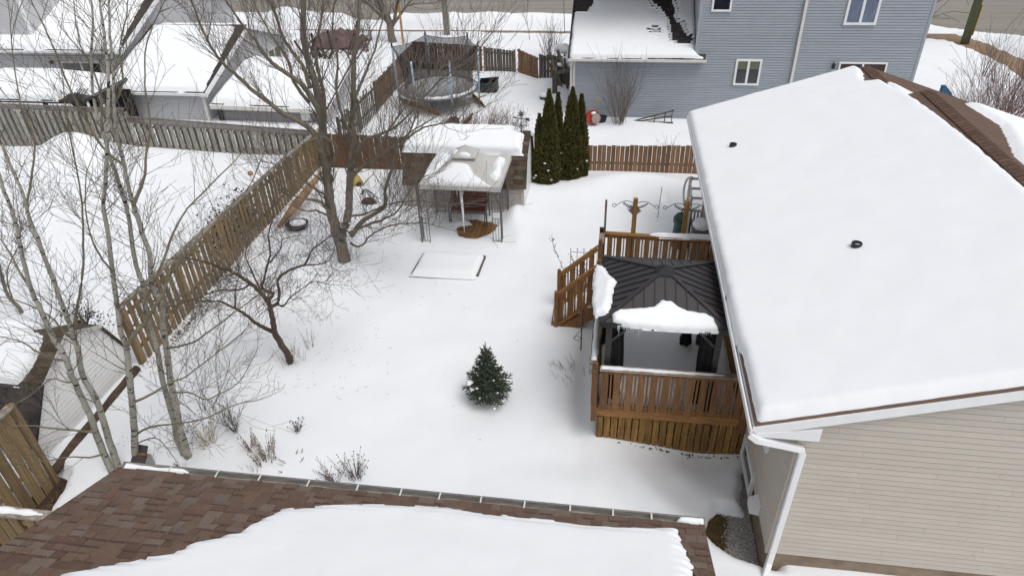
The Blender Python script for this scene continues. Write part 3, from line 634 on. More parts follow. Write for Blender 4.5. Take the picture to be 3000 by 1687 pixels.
siding(B, (c1.x+.01, BY, 0), (0, 1, 0), (1, 0, 0), [(0, 0), (8, 0), (8, 6.2), (0, 6.2)], BLUE, expo=.1, stuff=True)
for (xa, m_) in [(-1.66, OFFW), (3.03, BLUE), (c1.x-.04, BLUE)]:
    z0, z1 = (0, 2.42) if xa < 0 else ((2.45, 6.2) if xa < 4 else (0, 6.2))
    MB().box(xa, xa+.10, BY-.03, BY+.06, z0, z1).build('corner_trim', m_, B)
MB().box(-1.5, 11, BY+.2, BY+7, 6.1, 6.4).build('roof', SHD, B)
MB().box(-1.5, c1.x, BY-.012, BY+.05, -.3, .0).build('foundation', CONC, B)
# wing roof
bz = 2.47; by0 = BY-.28; bp = .52; bx0, bx1 = -1.82, 3.46
slab(B, 'roof', [(bx0, by0, bz), (bx1, by0, bz), (bx1, by0+.33, bz+.17), (3.08, by0+.33, bz+.17), (3.08, by0+5, bz+5*bp), (bx0, by0+5, bz+5*bp)], .06, SHD)
def wkeep(u, v): return True
wc = math.sqrt(1+bp*bp)
def whole(gu, gv):      # exposed shingle patches
    n = fbm(gu, gv, 3.0, 21); courses = np.sin(gv*2*math.pi/.15)*.20
    a = .55-np.hypot((gu+1.5)/1.0, (gv-3.2)/1.2)+.25*n+courses*.6
    b_ = .20-np.abs(gu-2.35+.35*(gv-1.6))*.8+.24*n+courses*1.2; b_ = np.where((gv > .75) & (gv < 4.6), b_, -1)-.35*np.clip(.95-gv, 0, 1)
    c_ = np.where((gu > 3.02) & (gv < .62), .35-np.hypot((gu-3.45)/1, (gv-.4)/1.1)+.10*n, -1)
    e_ = .22-np.abs(gu-1.6)*.5+.35*n+courses*1.6-.35; e_ = np.where((gv > 1.0) & (gv < 4), e_, -1)
    return -np.maximum(np.maximum(a, b_), np.maximum(c_, e_))
shingle_field(B, (0, by0, bz), (1, 0, 0), (0, 1, bp), bx0, 3.05, 0.0, 4.8, SHD, .13, .2, .3, lambda u, v: (u > 1.2 and v < 4.6) or (u < -.3 and v > 2.0), 'n', None, 260, .012)
snow_on(B, (0, by0, bz), (1, 0, 0), (0, 1, bp), [(bx0+.05, .02), (3.42, .03), (3.42, .36), (3.05, .40), (3.05, 5.4), (bx0+.05, 5.4)], T=.13, res=.05, edge=.14, wob=.02, wobs=5, lump=.006, holes=whole, seed=7)
b = MB(); b.box(bx0-.02, bx1+.02, by0-.10, by0-.0, bz-.10, bz-.02); b.build('gutter', OFFW, B)
b = MB(); b.beam((bx0, by0-.05, bz+.02), (bx0, by0+5, bz+.03+5*bp), .05, .12, (0, 0, 1)); b.build('rake_board', METB, B)
b = MB(); b.box(bx0, 3.08, by0, BY-.02, bz-.12, bz-.10); b.build('soffit', GREYS, B)
MB().box(-1.76, -1.68, BY-.08, BY-.0, .0, 2.35).build('downspout', OFFW, B)
ZH = lambda px, py: AY(px, py, BY)
wq = dict(U=(1, 0, 0), N=(0, -1, 0), O=(0, BY-.012, 0))
def win(pa, pb, **k):
    p = ZH(*pa); q = ZH(*pb); window(B, wq['O'], wq['U'], wq['N'], p.x, q.x, p.z, q.z, **k)
win((2146, 249), (2234, 174), panes=2, blind=.3, fr=.075)
win((2469, 73), (2588, -20), panes=2, glass=GLASSB, fr=.085)
win((2083, 34), (2150, -30), panes=1, fr=.07)
# patio door, half hidden behind the near ridge
pd = window(B, wq['O'], wq['U'], wq['N'], 8.42, 10.15, .3, 2.36, panes=2, glass=DOORB, fr=.06, name='door')
for i in range(3):
    b = MB(); b.box(8.72+i*.20, 8.84+i*.20, BY-.052, BY-.045, 1.2, 2.0); b.build('door_pane', GLASS, pd)
p = ZH(2363, 0); q = ZH(2314, 250)
b = MB(); b.beam((6.78, BY-.07, 6.1), (6.80, BY-.07, .2), .10, .08, (0, 1, 0)); b.build('downspout', OFFW, B)
p = ZH(2440, 190); lt = MB(); lt.tube([(p.x, BY-.02, p.z+.08), (p.x, BY-.1, p.z+.12), (p.x, BY-.14, p.z+.06)], .012, 6); lt.lathe((p.x, BY-.14, p.z-.13), [(.03, 0), (.065, .04), (.075, .17), (.02, .22)], 8); lt.build('wall_lamp', METB, B)
MB().box(6.1, 6.3, BY-.12, BY, 1.18, 1.3).build('vent_hood', METG, B)

# ================================================================== HOUSES at upper left
def gable_house(name, label, x0, x1, y0, ridge_y, y1, ez, rz, ov=.35, strip=.35, fasc=WHITE, base=0.0, sid=GREYS):
    t = thing(name, label, 'house', ((x0+x1)/2, y0, 0))
    p = (rz-ez)/(ridge_y-(y0-ov))
    siding(t, (x0, y0, base), (1, 0, 0), (0, -1, 0), [(0, 0), (x1-x0, 0), (x1-x0, ez-base), (0, ez-base)], sid, expo=.11, stuff=True)
    siding(t, (x1, y0, base), (0, 1, 0), (1, 0, 0), [(0, 0), (y1-y0, 0), (y1-y0, rz-base-p*(y1-ridge_y)-.1), (ridge_y-y0, rz-base-.05), (0, ez-base+p*ov-.05)], sid, expo=.11, stuff=True)
    xr = x1+.3; xl = x0-.3
    slab(t, 'roof', [(xl, y0-ov, ez), (xr, y0-ov, ez), (xr, ridge_y, rz), (xl, ridge_y, rz)], .10, SHD)
    slab(t, 'roof', [(xl, ridge_y, rz), (xr, ridge_y, rz), (xr, y1+ov, rz-p*(y1+ov-ridge_y)), (xl, y1+ov, rz-p*(y1+ov-ridge_y))], .10, SHD)
    c = math.sqrt(1+p*p); L = (ridge_y-y0+ov)*c
    b = MB(); b.beam((xr+.012, y0-ov, ez-.06), (xr+.012, ridge_y, rz-.06), .03, .20); b.beam((xr+.012, ridge_y, rz-.06), (xr+.012, y1+ov, rz-p*(y1+ov-ridge_y)-.06), .03, .20); b.build('rake_board', fasc, t)
    b = MB(); b.box(x1, xr, y0-ov+.02, y0-ov+.05, ez-.22, ez-.05); b.build('soffit_return', fasc, t)
    MB().box(xl, xr, y0-ov-.10, y0-ov-.005, ez-.12, ez-.02).build('gutter', fasc, t)
    shingle_field(t, (0, y0-ov, ez), (1, 0, 0), (0, 1, p), xr-strip-.55, xr, 0, L, SHD, .14, .25, .4)
    snow_on(t, (0, y0-ov, ez), (1, 0, 0), (0, 1, p), [(xl+.05, .02), (xr-.08, .03), (xr-strip*.6, .8), (xr-strip*1.3, L*.75), (xr-strip*1.7, L-.22), (xl+.35, L-.15)], T=.17, res=.09, edge=.2, wob=.05, wobs=3, lump=.01, seed=int(x1*3)+90)
    return t, xl, xr, p
L2, *_r = gable_house('grey_garage', 'light grey sided garage with snowy gable roof beyond the grey fence', -21.35, -17.05, 26.15, 30.55, 34.6, 1.30, 2.92, ov=.3, base=-.6)
snow_on(L2, (0, 30.75, 2.92-.08), (1, 0, 0), (0, 1, -.4), [(-21.3, 0), (-17.2, 0), (-17.0, 3.8), (-21.3, 3.8)], T=.14, res=.12, edge=.2, seed=31)
MB().box(-17.10, -17.0, 26.0, 26.08, -.4, 1.2).build('downspout', OFFW, L2)
window(L2, (-17.05+.0, 0, 0), (0, 1, 0), (1, 0, 0), 32.3, 33.7, .45, 1.3, 2, glass=BLIND, fr=.08, m=OFFW)
L1, *_r = gable_house('grey_house', 'light grey sided house in the top left corner with snowy roof', -30, -21.55, 27.9, 33.0, 37.9, 2.52, 4.75, ov=.35, strip=.5)
siding(L1, (-36, 28.25, 0), (1, 0, 0), (0, -1, 0), [(0, 0), (10.1, 0), (10.1, 7), (0, 7)], GREYS, expo=.11, stuff=True)
siding(L1, (-25.9, 28.25, 0), (0, 1, 0), (1, 0, 0), [(0, 2.5), (6, 2.5), (6, 7), (0, 7)], GREYS, expo=.11, stuff=True)
MB().box(-25.96, -25.86, 28.2, 28.3, 2.6, 7).build('corner_trim', WHITE, L1)
b = MB(); b.beam((-25.84, 28.2, 2.74), (-25.84, 33, 4.85), .05, .10); b.build('flashing', METB, L1)
b = MB(); b.box(-27.1, -21.6, 27.72, 27.8, 2.26, 2.31); b.box(-27.1, -21.6, 27.72, 27.8, 2.16, 2.19); b.build('awning', OFFW, L1)
window(L1, (0, 27.88, 0), (1, 0, 0), (0, -1, 0), -24.7, -22.7, 1.0, 1.95, 2, fr=.08, m=OFFW)
window(L1, (0, 28.23, 0), (1, 0, 0), (0, -1, 0), -28.6, -27.75, 1.35, 2.15, 1, fr=.12, m=WHITE)
MB().lathe((-22.2, 27.75, 1.25), [(.0, 0), (.09, .04), (.11, .25), (.04, .36)], 8).build('wall_lamp', METB, L1)
MB().obox((-25.1, 27.8, 1.9), (.06, 0, 0), (0, .05, 0), (0, 0, .06)).build('wall_lamp', METB, L1)
# lean-to wing right of the garage
L3 = thing('lean_to_wing', 'low lean to wing with deep snow on roof behind the bare maple', 'wing', (-14, 26.2, 0))
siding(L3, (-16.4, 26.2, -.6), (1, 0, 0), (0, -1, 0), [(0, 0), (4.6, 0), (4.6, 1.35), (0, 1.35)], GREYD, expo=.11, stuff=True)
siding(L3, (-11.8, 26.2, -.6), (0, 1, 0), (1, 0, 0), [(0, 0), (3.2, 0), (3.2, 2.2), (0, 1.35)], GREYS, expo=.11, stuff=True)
slab(L3, 'roof', [(-16.72, 25.95, .80), (-11.6, 25.95, .70), (-11.6, 29.6, 1.62), (-16.72, 29.6, 1.72)], .06, SHD)
snow_on(L3, (-16.72, 25.95, .80), (1, 0, -.0195), (0, 1, .252), [(.03, .03), (5.05, .03), (5.05, 3.6), (.6, 3.7), (.12, 3.3)], T=.22, res=.09, edge=.22, wob=.04, wobs=3, lump=.01, seed=33)
MB().beam((-16.75, 25.9, .68), (-11.58, 25.9, .58), .05, .16).build('fascia', OFFW, L3)
MB().box(-16.62, -16.42, 26.12, 26.18, -.6, .62).build('door', METB, L3)
MB().box(-12.9, -12.5, 26.1, 26.19, .1, .45).build('vent_hood', OFFW, L3)
# patio gazebo at far left with metal roof under snow
ax0, ax1, ay0, ay1, az = -27.0, -20.45, 23.35, 26.3, 1.72
PG = thing('patio_gazebo', 'dark metal roofed patio gazebo heaped with snow beyond grey fence', 'gazebo', (-23.5, 24.8, 0))
apx = (-24.2, 24.9, 2.42)
MB().add([(ax0, ay0, az), (ax1, ay0, az), (ax1, ay1, az), (ax0, ay1, az), (-25.2, 24.9, 2.4), (-23.2, 24.9, 2.42), (ax0, ay0, az-.12), (ax1, ay0, az-.12), (ax1, ay1, az-.12), (ax0, ay1, az-.12)],
         [(0, 1, 5, 4), (1, 2, 5), (2, 3, 4, 5), (3, 0, 4), (0, 6, 7, 1), (1, 7, 8, 2), (2, 8, 9, 3), (3, 9, 6, 0), (9, 8, 7, 6)]).build('roof', MET, PG)
V1 = Vector((0, 24.9-ay0, .70)); L_ = V1.length
for i in range(7): MB().beam((ax1-.06-i*.11, ay0+.0, az+.012), (ax1-.06-i*.11-.0, ay0+.62, az+.29), .02, .02).build('roof_rib', METB, PG)
snow_on(PG, (ax0, ay0, az), (1, 0, 0), V1, [(.05, .03), (5.55, .03), (5.85, .45), (6.1, .5), (5.9, .75), (4.0, L_-.02), (2.1, L_-.02)], T=.16, res=.07, edge=.2, wob=.03, wobs=4, seed=41)
V2 = Vector((-23.2-ax1, 0, .70))
snow_on(PG, (ax1, ay0, az), (0, 1, 0), V2, [(.62, .05), (ay1-ay0-.1, .08), (ay1-ay0-.3, .5), (1.6, V2.length-.1), (.6, .55)], T=.22, res=.07, edge=.22, wob=.03, wobs=4, seed=42)
snow_on(PG, (ax0, ay1, az), (1, 0, 0), (0, 24.9-ay1, .70), [(.1, .1), (6.3, .1), (4.1, 1.45), (2.0, 1.45)], T=.14, res=.1, edge=.2, seed=43)
for (x, y) in [(-20.8, 23.7), (-22.4, 23.7), (-25.5, 23.7), (-20.8, 26.0), (-23.0, 26.0)]: MB().box(x-.06, x+.06, y-.06, y+.06, -.3, az-.1).build('post', MET, PG)
MB().beam((-20.8, 23.7, 1.1), (-21.3, 23.7, 1.6), .05, .05).build('brace', MET, PG)
for (x0_, w_) in [(-22.3, .25), (-21.75, .5), (-20.6, 1.4)]: MB().box(x0_-w_/2, x0_+w_/2, 25.5, 25.55, -.3, 1.5).build('curtain', CURT if w_ > .4 else mat('curtain_brown', (.05, .035, .02), .9, .2, 8), PG)
pw = MB()
for i in range(5): pw.box(-20.6+i*.28-.012, -20.6+i*.28+.012, 24.4, 24.42, -.2, 1.45)
for z in (.1, .6, 1.1): pw.box(-20.6, -19.48, 24.395, 24.425, z, z+.02)
pw.build('window_grid', METG, PG)

# ================================================================== FENCES
def fence(name, label, p0, p1, h0, h1, pitch, bw, m, m2=None, back=True, rails=(.25, .85), cap=None, post=2.4, postm=None, zb=-.25, cat='fence', capw=.14, side=1, jit=.012, lean=0, th=.02, railm=None, posts_front=False, hvar=.0):
    p0 = Vector((*p0, 0)); p1 = Vector((*p1, 0)); L = (p1-p0).length; d = (p1-p0)/L; nrm = Vector((d.y, -d.x, 0))*side; ang = math.atan2(d.y, d.x)
    t = thing(name, label, cat, (p0+p1)/2); me = unit_board('board', bw, th, m); me2 = unit_board('board', bw, th, m2 or m)
    u = bw/2; i = 0
    while u < L-bw/3:
        p = p0+d*u+nrm*.032; h = h0+(h1-h0)*u/L
        inst('board', me, t, (p.x+random.uniform(-.003, .003), p.y, zb), (random.uniform(-jit, jit), random.uniform(-jit, jit)+lean, ang+random.uniform(-.02, .02)), (1, 1, h-zb+random.uniform(-.02, .02)*(1+hvar*6)))
        if back:
            q = p0+d*(u+pitch/2)-nrm*.032; inst('board', me2, t, (q.x, q.y, zb), (random.uniform(-jit, jit), random.uniform(-jit, jit)+lean, ang), (1, 1, h-zb+random.uniform(-.02, .01)))
        u += pitch; i += 1
    for r in rails:
        a = p0+Vector((0, 0, h0*r)); b_ = p1+Vector((0, 0, h1*r)); MB().beam(a, b_, .038, .085).build('rail', railm or m2 or m, t)
    if cap is not None: MB().beam(p0+Vector((0, 0, h0+.02)), p1+Vector((0, 0, h1+.02)), capw, .04).build('cap_rail', cap, t)
    if post:
        n = max(1, round(L/post))
        for k in range(n+1):
            q = p0+d*(L*k/n); h = h0+(h1-h0)*k/n
            if posts_front: q = q+nrm*.075
            MB().box(q.x-.045, q.x+.045, q.y-.045, q.y+.045, -.3, h+.05).build('post', postm or m, t)
    return t
# long brown side fence
fence('board_fence', 'brown board fence running diagonally from the aspens to the maple', (-10.45, 10.72), (-10.45, 19.4), 1.55, 1.34, .215, .14, FB, None, False, cap=RAILG)
fence('board_fence', 'darker brown far stretch of the side fence behind the maple trunk', (-10.45, 19.45), (-10.45, 22.6), 1.34, 1.2, .175, .135, FB, FBR, False, cap=RAILG)
fence('board_fence', 'weathered brown fence with wide lichen top rail at lower left', (-10.3, 4.6), (-10.3, 7.5), 1.72, 1.74, .235, .198, FB, FB, False, cap=RAILG, capw=.16, zb=-.35)
nf = fence('board_fence', 'greenish brown return fence with a snowy top rail meeting the garage', (-11.6, 5.62), (-6.9, 5.62), 1.42, 1.42, .24, .16, FB, FB, False, cap=RAILG, capw=.18, side=1, zb=-.3)
snow_on(nf, (0, 5.55, 1.46), (1, 0, 0), (0, 1, 0), [(-11.5, .02), (-8.6, .03), (-8.35, .07), (-8.6, .14), (-11.5, .14)], T=.045, res=.03, edge=.05, seed=3)
# grey back fence, two stretches with lattice topping
def lattice(parent, x0, x1, y, z0a, z1a, z0b, z1b, m=FGL, step=.075):
    b = MB(); n = int((x1-x0)/step)
    for k in range(n):
        for s in (-1, 1):
            xa = x0+k*step; h = z1a-z0a; f = (xa-x0)/(x1-x0); za = z0a+(z0b-z0a)*f; zb_ = z1a+(z1b-z1a)*f
            b.beam((xa, y+s*.008, za), (min(max(xa+s*h, x0), x1), y+s*.008, zb_ if x0 <= xa+s*h <= x1 else zb_-.02), .03, .008, (0, 1, 0))
    o = b.build('lattice', m, parent, stuff=True)
    MB().beam((x0, y, z0a), (x1, y, z0b), .06, .03).build('rail', FGL, parent); MB().beam((x0, y, z1a), (x1, y, z1b), .06, .03).build('rail', FGL, parent)
fa = fence('grey_fence', 'taller weathered grey fence with lattice top before the patio gazebo', (-27.5, 22.8), (-18.3, 22.8), 1.62, 1.48, .27, .15, FG, FGD, True, rails=(.2, .9), post=2.3, zb=-.2, lean=.0)
lattice(fa, -27.5, -18.3, 22.78, 1.64, 1.82, 1.50, 1.66)
fb_ = fence('grey_fence', 'lower weathered grey fence with lattice top before the grey garage', (-18.25, 22.75), (-10.6, 22.75), 1.12, .78, .27, .15, FG, FGD, True, rails=(.2, .9), post=2.55, zb=-.3)
lattice(fb_, -18.25, -10.6, 22.73, 1.14, 1.38, .80, .98)
# fences behind the yard
fence('board_fence', 'solid red brown privacy fence left of the garden shed', (-10.4, 21.78), (-6.55, 21.78), 1.30, 1.25, .128, .125, FBR, None, False, rails=(), post=0)
fence('board_fence', 'golden brown picket fence between the cedars and the beige house', (-1.2, 22.3), (3.9, 22.3), .90, 1.03, .155, .142, FBL, None, False, rails=(.3,), post=0, lean=.006, jit=.004)
fence('board_fence', 'old grey picket fence stretch beside the maple and trampoline yard', (-10.15, 23.4), (-10.1, 27.7), 1.25, 1.2, .20, .11, FGD, None, False, rails=(.3, .85), post=2.1, hvar=1.2)
fence('board_fence', 'tall brown fence with horizontal rails behind the trampoline left side', (-10.1, 27.75), (-10.0, 33.8), 1.22, 1.35, .15, .142, FBL, None, False, rails=(.35, .93), railm=FGD, post=2.0, postm=FGD, side=-1, posts_front=False)
fence('board_fence', 'brown back fence with gaps directly behind the trampoline net', (-10.0, 33.85), (-6.5, 33.8), 1.40, 1.2, .15, .138, FBR, None, False, rails=(.15, .85), post=0, side=-1, railm=FBL)
fence('board_fence', 'grey brown fence panel between two posts right of the trampoline', (-6.4, 33.75), (-4.9, 33.75), 1.16, 1.02, .15, .138, FGD, FB, False, rails=(.15, .83), post=1.5, side=-1, postm=FBL, railm=FGD)
fence('fence_gate', 'solid wooden gate angled open with brown upper boards', (-4.75, 33.7), (-3.62, 32.75), 1.12, .95, .095, .095, FBL, None, False, rails=(.1, .95), post=0, side=-1, railm=FBL, cat='gate')
fence('board_fence', 'short grey fence piece behind the woodpile beside the blue house', (-3.55, 32.9), (-1.7, 32.9), 1.05, 1.0, .16, .145, FGD, None, False, rails=(.3, .82), post=2, side=-1, railm=FGD)
# ================================================================== DECK
DK = thing('deck', 'raised brown wooden deck with railings against the beige house', 'deck', (1.4, 12, 0))
DX0, DX1, DY0, DY1, DZ = 0.0, 2.82, 9.62, 14.5, .74
me = unit_board('skirt_board', .114, .022, DECKP); u = DX0+.10
k = 0
while u < DX1-.02:
    inst('skirt_board', me, DK, (u, DY0+.03, -.6), (0, random.uniform(-.008, .008), random.uniform(-.02, .02)), (1, 1, .6+.60+(0 if k % 5 else -.06))); u += .135; k += 1
for z in (.12, .50): MB().box(DX0+.06, DX1, DY0+.045, DY0+.075, z, z+.07).build('skirt_rail', DECKP, DK)
k = DY0+.1
while k < DY1: inst('skirt_board', me, DK, (DX0+.04, k, -.5), (0, 0, math.pi/2), (1, 1, 1.1)); k += .145
MB().box(DX0-.02, DX1-.06, DY0-.02, DY0+.018, .60, .80).build('rim_board', DECKH, DK)
MB().box(DX0-.03, DX0+.01, DY0+.02, DY1, .58, .78).build('rim_board', DECKP, DK)
for i in range(34):
    y = DY0+.06+i*.142
    if y < DY1: MB().box(DX0+.02, DX1, y, y+.135, DZ-.03, DZ).build('deck_board', DECKH, DK)
snow_on(DK, (0, 0, DZ), (1, 0, 0), (0, 1, 0), [(DX0+.05, DY0+.12), (DX1-.12, DY0+.16), (DX1-.18, 12.0), (DX1-.05, DY1-.05), (DX0+.05, DY1-.05)], T=.13, res=.06, edge=.16, wob=.03, wobs=4, lump=.02, seed=51)
def newel(x, y, z0, z1, s=.05, cap=True, m=DECK):
    b = MB(); b.box(x-s, x+s, y-s, y+s, z0, z1)
    if cap:
        b.box(x-s*.85, x+s*.85, y-s*.85, y+s*.85, z1+.004, z1+.012); b.box(x-s, x+s, y-s, y+s, z1+.016, z1+.03)
        b.lathe((x, y, z1+.03), [(s*.8, 0), (s*.5, .015), (s*.95, .04), (s*1.0, .06), (s*.7, .09), (s*.1, .10)], 10)
    b.build('post', m, DK)
def railing(p0, p1, z0, z1, zb0=None, cap=DECKG, first=.10, m=DECK, capw=.13, step=.222, side=1, slope_cap=None):
    """wide board, narrow baluster, wide board ... between two rails"""
    p0 = Vector((*p0, 0)); p1 = Vector((*p1, 0)); L = (p1-p0).length; d = (p1-p0)/L; ang = math.atan2(d.y, d.x); n = Vector((d.y, -d.x, 0))*side
    wb = unit_board('board', .125, .02, m); nb = unit_board('baluster', .032, .032, m); h = .98
    u = first; f = lambda t: z0+(z1-z0)*t/L
    while u < L-.03:
        p = p0+d*u; inst('board', wb, DK, (p.x+n.x*.03, p.y+n.y*.03, f(u)-h), (0, 0, ang), (1, 1, h-.03))
        q = p0+d*(u+step/2)
        if u+step/2 < L-.02: inst('baluster', nb, DK, (q.x+n.x*.02, q.y+n.y*.02, f(u+step/2)-h), (0, 0, ang), (1, 1, h-.03))
        u += step
    for dz in (-.075, -.93): MB().beam(p0+Vector((0, 0, z0+dz)), p1+Vector((0, 0, z1+dz)), .034, .085).build('rail', DECKH if abs(d.x) > .5 else DECK, DK)
    MB().beam(p0+Vector((0, 0, z0)), p1+Vector((0, 0, z1)), capw, .034).build('cap_rail', cap, DK)
RZ_ = 1.80
railing((DX0+.05, DY0-.02), (2.72, DY0-.02), RZ_, RZ_-.0, first=.09)
newel(DX0-.04, DY0-.03, .50, 1.82, .05)
MB().box(DX0-.10, DX0-.085, DY0-.06, DY0+.06, .9, 1.75).build('board', DECK, DK)
MB().box(2.66, 2.80, DY0-.045, DY0-.01, .45, 1.74).build('post', DECK, DK)
railing((-.08, DY0+.06), (-.08, 11.85), 1.80, 1.84, first=.12, m=DECK)
newel(-.10, 11.92, .5, 1.86)
railing((-.08, 11.98), (-.08, 13.02), 1.84, 1.86, first=.1)
newel(-.10, 13.08, .5, 1.86); newel(-.10, 13.95, .5, 1.88)
railing((-.08, 14.02), (-.08, 14.5), 1.86, 1.86, first=.1)
MB().box(-.14, -.04, 14.48, 14.58, .4, 1.98).build('post', METB, DK)
railing((0.0, 14.55), (2.85, 14.50), 1.84, 1.80, cap=DECKH, first=.12)
# snow lying on the rails
snow_on(DK, (0, DY0-.085, RZ_+.017), (1, 0, 0), (0, 1, 0), [(.06, .02), (1.2, .02), (2.2, .05), (2.3, .08), (1.4, .10), (.06, .11)], T=.028, res=.022, edge=.04, wob=.015, wobs=20, lump=.01, seed=61)
snow_on(DK, (-.145, 0, 1.84), (0, 1, 0), (1, 0, 0), [(9.8, .03), (11.6, .03), (11.6, .11), (9.8, .11)], T=.035, res=.022, edge=.04, wob=.01, wobs=14, lump=.01, seed=62)
snow_on(DK, (-.19, 0, 1.86), (0, 1, 0), (1, 0, 0), [(12.0, .03), (12.5, .0), (12.95, .03), (12.95, .16), (12.5, .18), (12.0, .14)], T=.09, res=.025, edge=.09, wob=.02, wobs=9, lump=.02, seed=63)
snow_on(DK, (0, 14.45, 1.84), (1, 0, 0), (0, 1, 0), [(1.0, .10), (1.3, .03), (2.5, .02), (2.5, .18), (1.3, .17)], T=.06, res=.03, edge=.05, wob=.01, wobs=9, seed=64)
# stairs: stringers, treads, sloping rails down to the left
sx0, sx1, sy0, sy1 = -.12, -1.02, 13.12, 13.92
for y in (sy0, sy1): MB().prism([(sx0, y-.02, .70), (sx0, y-.02, .35), (sx1+.12, y-.02, -.3), (sx1+.06, y-.02, .02)], (0, .04, 0)).build('stringer', DECK, DK)
for i in range(4):
    x = sx0-.10-i*.24; z = .56-i*.17
    MB().box(x-.24, x+.02, sy0+.03, sy1-.03, z-.035, z).build('tread', DECKH, DK); MB().box(x-.0, x+.02, sy0+.03, sy1-.03, z, z+.14).build('riser', DECK, DK)
    snow_on(DK, (0, 0, z), (1, 0, 0), (0, 1, 0), [(x-.2, sy0+.1), (x, sy0+.05), (x, sy1-.1), (x-.22, sy1-.15)], T=.09, res=.03, edge=.08, wob=.02, wobs=8, seed=65+i)
railing((sx0-.04, sy0-.02), (sx1, sy0-.0), 1.80, .98, cap=DECKH, first=.13, side=1, capw=.07)
railing((sx0-.04, sy1+.02), (sx1, sy1+.02), 1.82, 1.02, cap=DECKH, first=.13, side=1, capw=.07)
newel(sx1-.04, sy0, -.3, .92, .045); newel(sx1-.04, sy1+.02, -.3, 1.0, .045)

# tall posts with scroll hangers behind the deck
def scroll_post(px, label):
    b0 = AY(px[0][0], px[0][1], 14.62); tp = AY(px[1][0], px[1][1], 14.62); x = (b0.x+tp.x)/2
    t = thing('hanger_post', label, 'post', (x, 14.62, .7), 'posts with scroll hangers behind the deck')
    MB().box(x-.052, x+.052, 14.57, 14.675, .4, tp.z).build('post', DECKP, t)
    b = MB(); z = tp.z-.10
    for s in (-1, 1):
        pts = []
        for k in range(22):
            f = k/21; pts.append(Vector((x+s*(.05+.44*f), 14.60, z+.05*math.sin(f*math.pi)*1.2-.13*f*f)))
        c = pts[-1]+Vector((0, 0, .045))
        for k in range(1, 12):
            a = -math.pi/2+s*0+k*.42; pts.append(Vector((c.x+s*.045*math.cos(a), 14.60, c.z+.045*math.sin(a))))
        b.tube(pts, .008, 5)
        vine = [Vector((x+s*(.30-.24*f), 14.60, z-.0-.12*math.sin(f*1.5))) for f in [i/7 for i in range(8)]]; b.tube(vine, .005, 4)
        for i, p in enumerate(vine[1:]):
            for q in (-1, 1):
                c = p+Vector((0, 0, q*.02)); b.blob((c.x+q*.008, c.y, c.z), .012, .004, .02, 6, 4)
    b.build('scroll_hanger', METB, t)
    return t, x, tp.z
_, hx, hz = scroll_post(((1848, 752), (1864, 582)), 'square wooden post with black scroll hanger and small birdhouse, left one')
scroll_post(((1993, 760), (2014, 589)), 'square wooden post with black scroll hanger close to the beige house')
t = thing('birdhouse', 'small white and tan diamond shaped birdhouse on the left hanger post', 'birdhouse', (hx, 14.75, hz-.4))
b = MB(); zc = hz-.36; b.prism([(hx-.15, 14.69, zc), (hx, 14.69, zc-.15), (hx+.15, 14.69, zc), (hx, 14.69, zc+.15)], (0, .16, 0)); b.build('box', PTAN, t)
b = MB(); b.beam((hx-.17, 14.77, zc), (hx, 14.77, zc+.17), .19, .015, (-1, 0, 1)); b.beam((hx+.17, 14.77, zc), (hx, 14.77, zc+.17), .19, .015, (1, 0, 1)); b.build('roof', WHITE, t)
tp = AY(1764, 592, 14.55); b = MB(); b.beam((-.02, 14.66, .4), (-.02, 14.66, tp.z), .05, .05); b.build('grey_pole', mat('pole_weathered', (.22, .17, .09), .9, .25, 4, (8, 8, 1), col2=(.10, .08, .05)), None)
tag(bpy.data.objects['grey_pole'], 'slim weathered pole standing at the far left deck corner', 'pole')

# ================================================================== HARDTOP GAZEBO on the deck
HG = thing('hardtop_gazebo', 'black metal hardtop gazebo with ribbed roof standing on the deck', 'gazebo', (1.1, 10.85, DZ))
hz0 = 2.80; A_ = G(1763, 945, hz0); B_ = G(2146, 968, hz0); C_ = G(2103, 770, hz0); D_ = G(1768, 748, hz0)
hx0, hx1 = (A_.x+D_.x)/2, (B_.x+C_.x)/2; hy0, hy1 = (A_.y+B_.y)/2, (C_.y+D_.y)/2; cx, cy = (hx0+hx1)/2, (hy0+hy1)/2
apz = AY(1957, 780, cy).z-.06
AP = Vector((cx, cy, apz)); cor = [Vector((hx0, hy0, hz0)), Vector((hx1, hy0, hz0)), Vector((hx1, hy1, hz0)), Vector((hx0, hy1, hz0))]
for i in range(4):
    a, c = cor[i], cor[(i+1) % 4]; MB().add([a, c, AP, a-Vector((0, 0, .02)), c-Vector((0, 0, .02)), AP-Vector((0, 0, .02))], [(0, 1, 2), (5, 4, 3)]).build('roof', MET, HG)
    mid = (a+c)/2; nrm = (c-a).cross(AP-a).normalized(); e = (c-a); L = e.length; n = 12
    for k in range(1, n):
        f = k/n; p = a+e*f; top_f = 1-abs(2*f-1); q = p+(AP-mid)*top_f
        MB().beam(p+nrm*.006, q+nrm*.006, .016, .022, nrm).build('roof_rib', METB, HG)
    MB().beam(a+Vector((0, 0, .01)), AP+Vector((0, 0, .01)), .075, .03).build('hip_cap', MET, HG)
    MB().beam(a-Vector((0, 0, .045)), c-Vector((0, 0, .045)), .03, .10).build('roof_edge', METB, HG)
    ins = .16; 
b = MB(); s = .17; b.add([AP+Vector((-s, -s, -.05)), AP+Vector((s, -s, -.05)), AP+Vector((s, s, -.05)), AP+Vector((-s, s, -.05)), AP+Vector((0, 0, .10))], [(0, 1, 4), (1, 2, 4), (2, 3, 4), (3, 0, 4)]); b.build('roof_cap', mat('cap_metal', (.022, .024, .027), .7, .1, 4), HG)
ps = [(hx0+.16, hy0+.16), (hx1-.16, hy0+.16), (hx1-.16, hy1-.16), (hx0+.10, hy1-.16)]
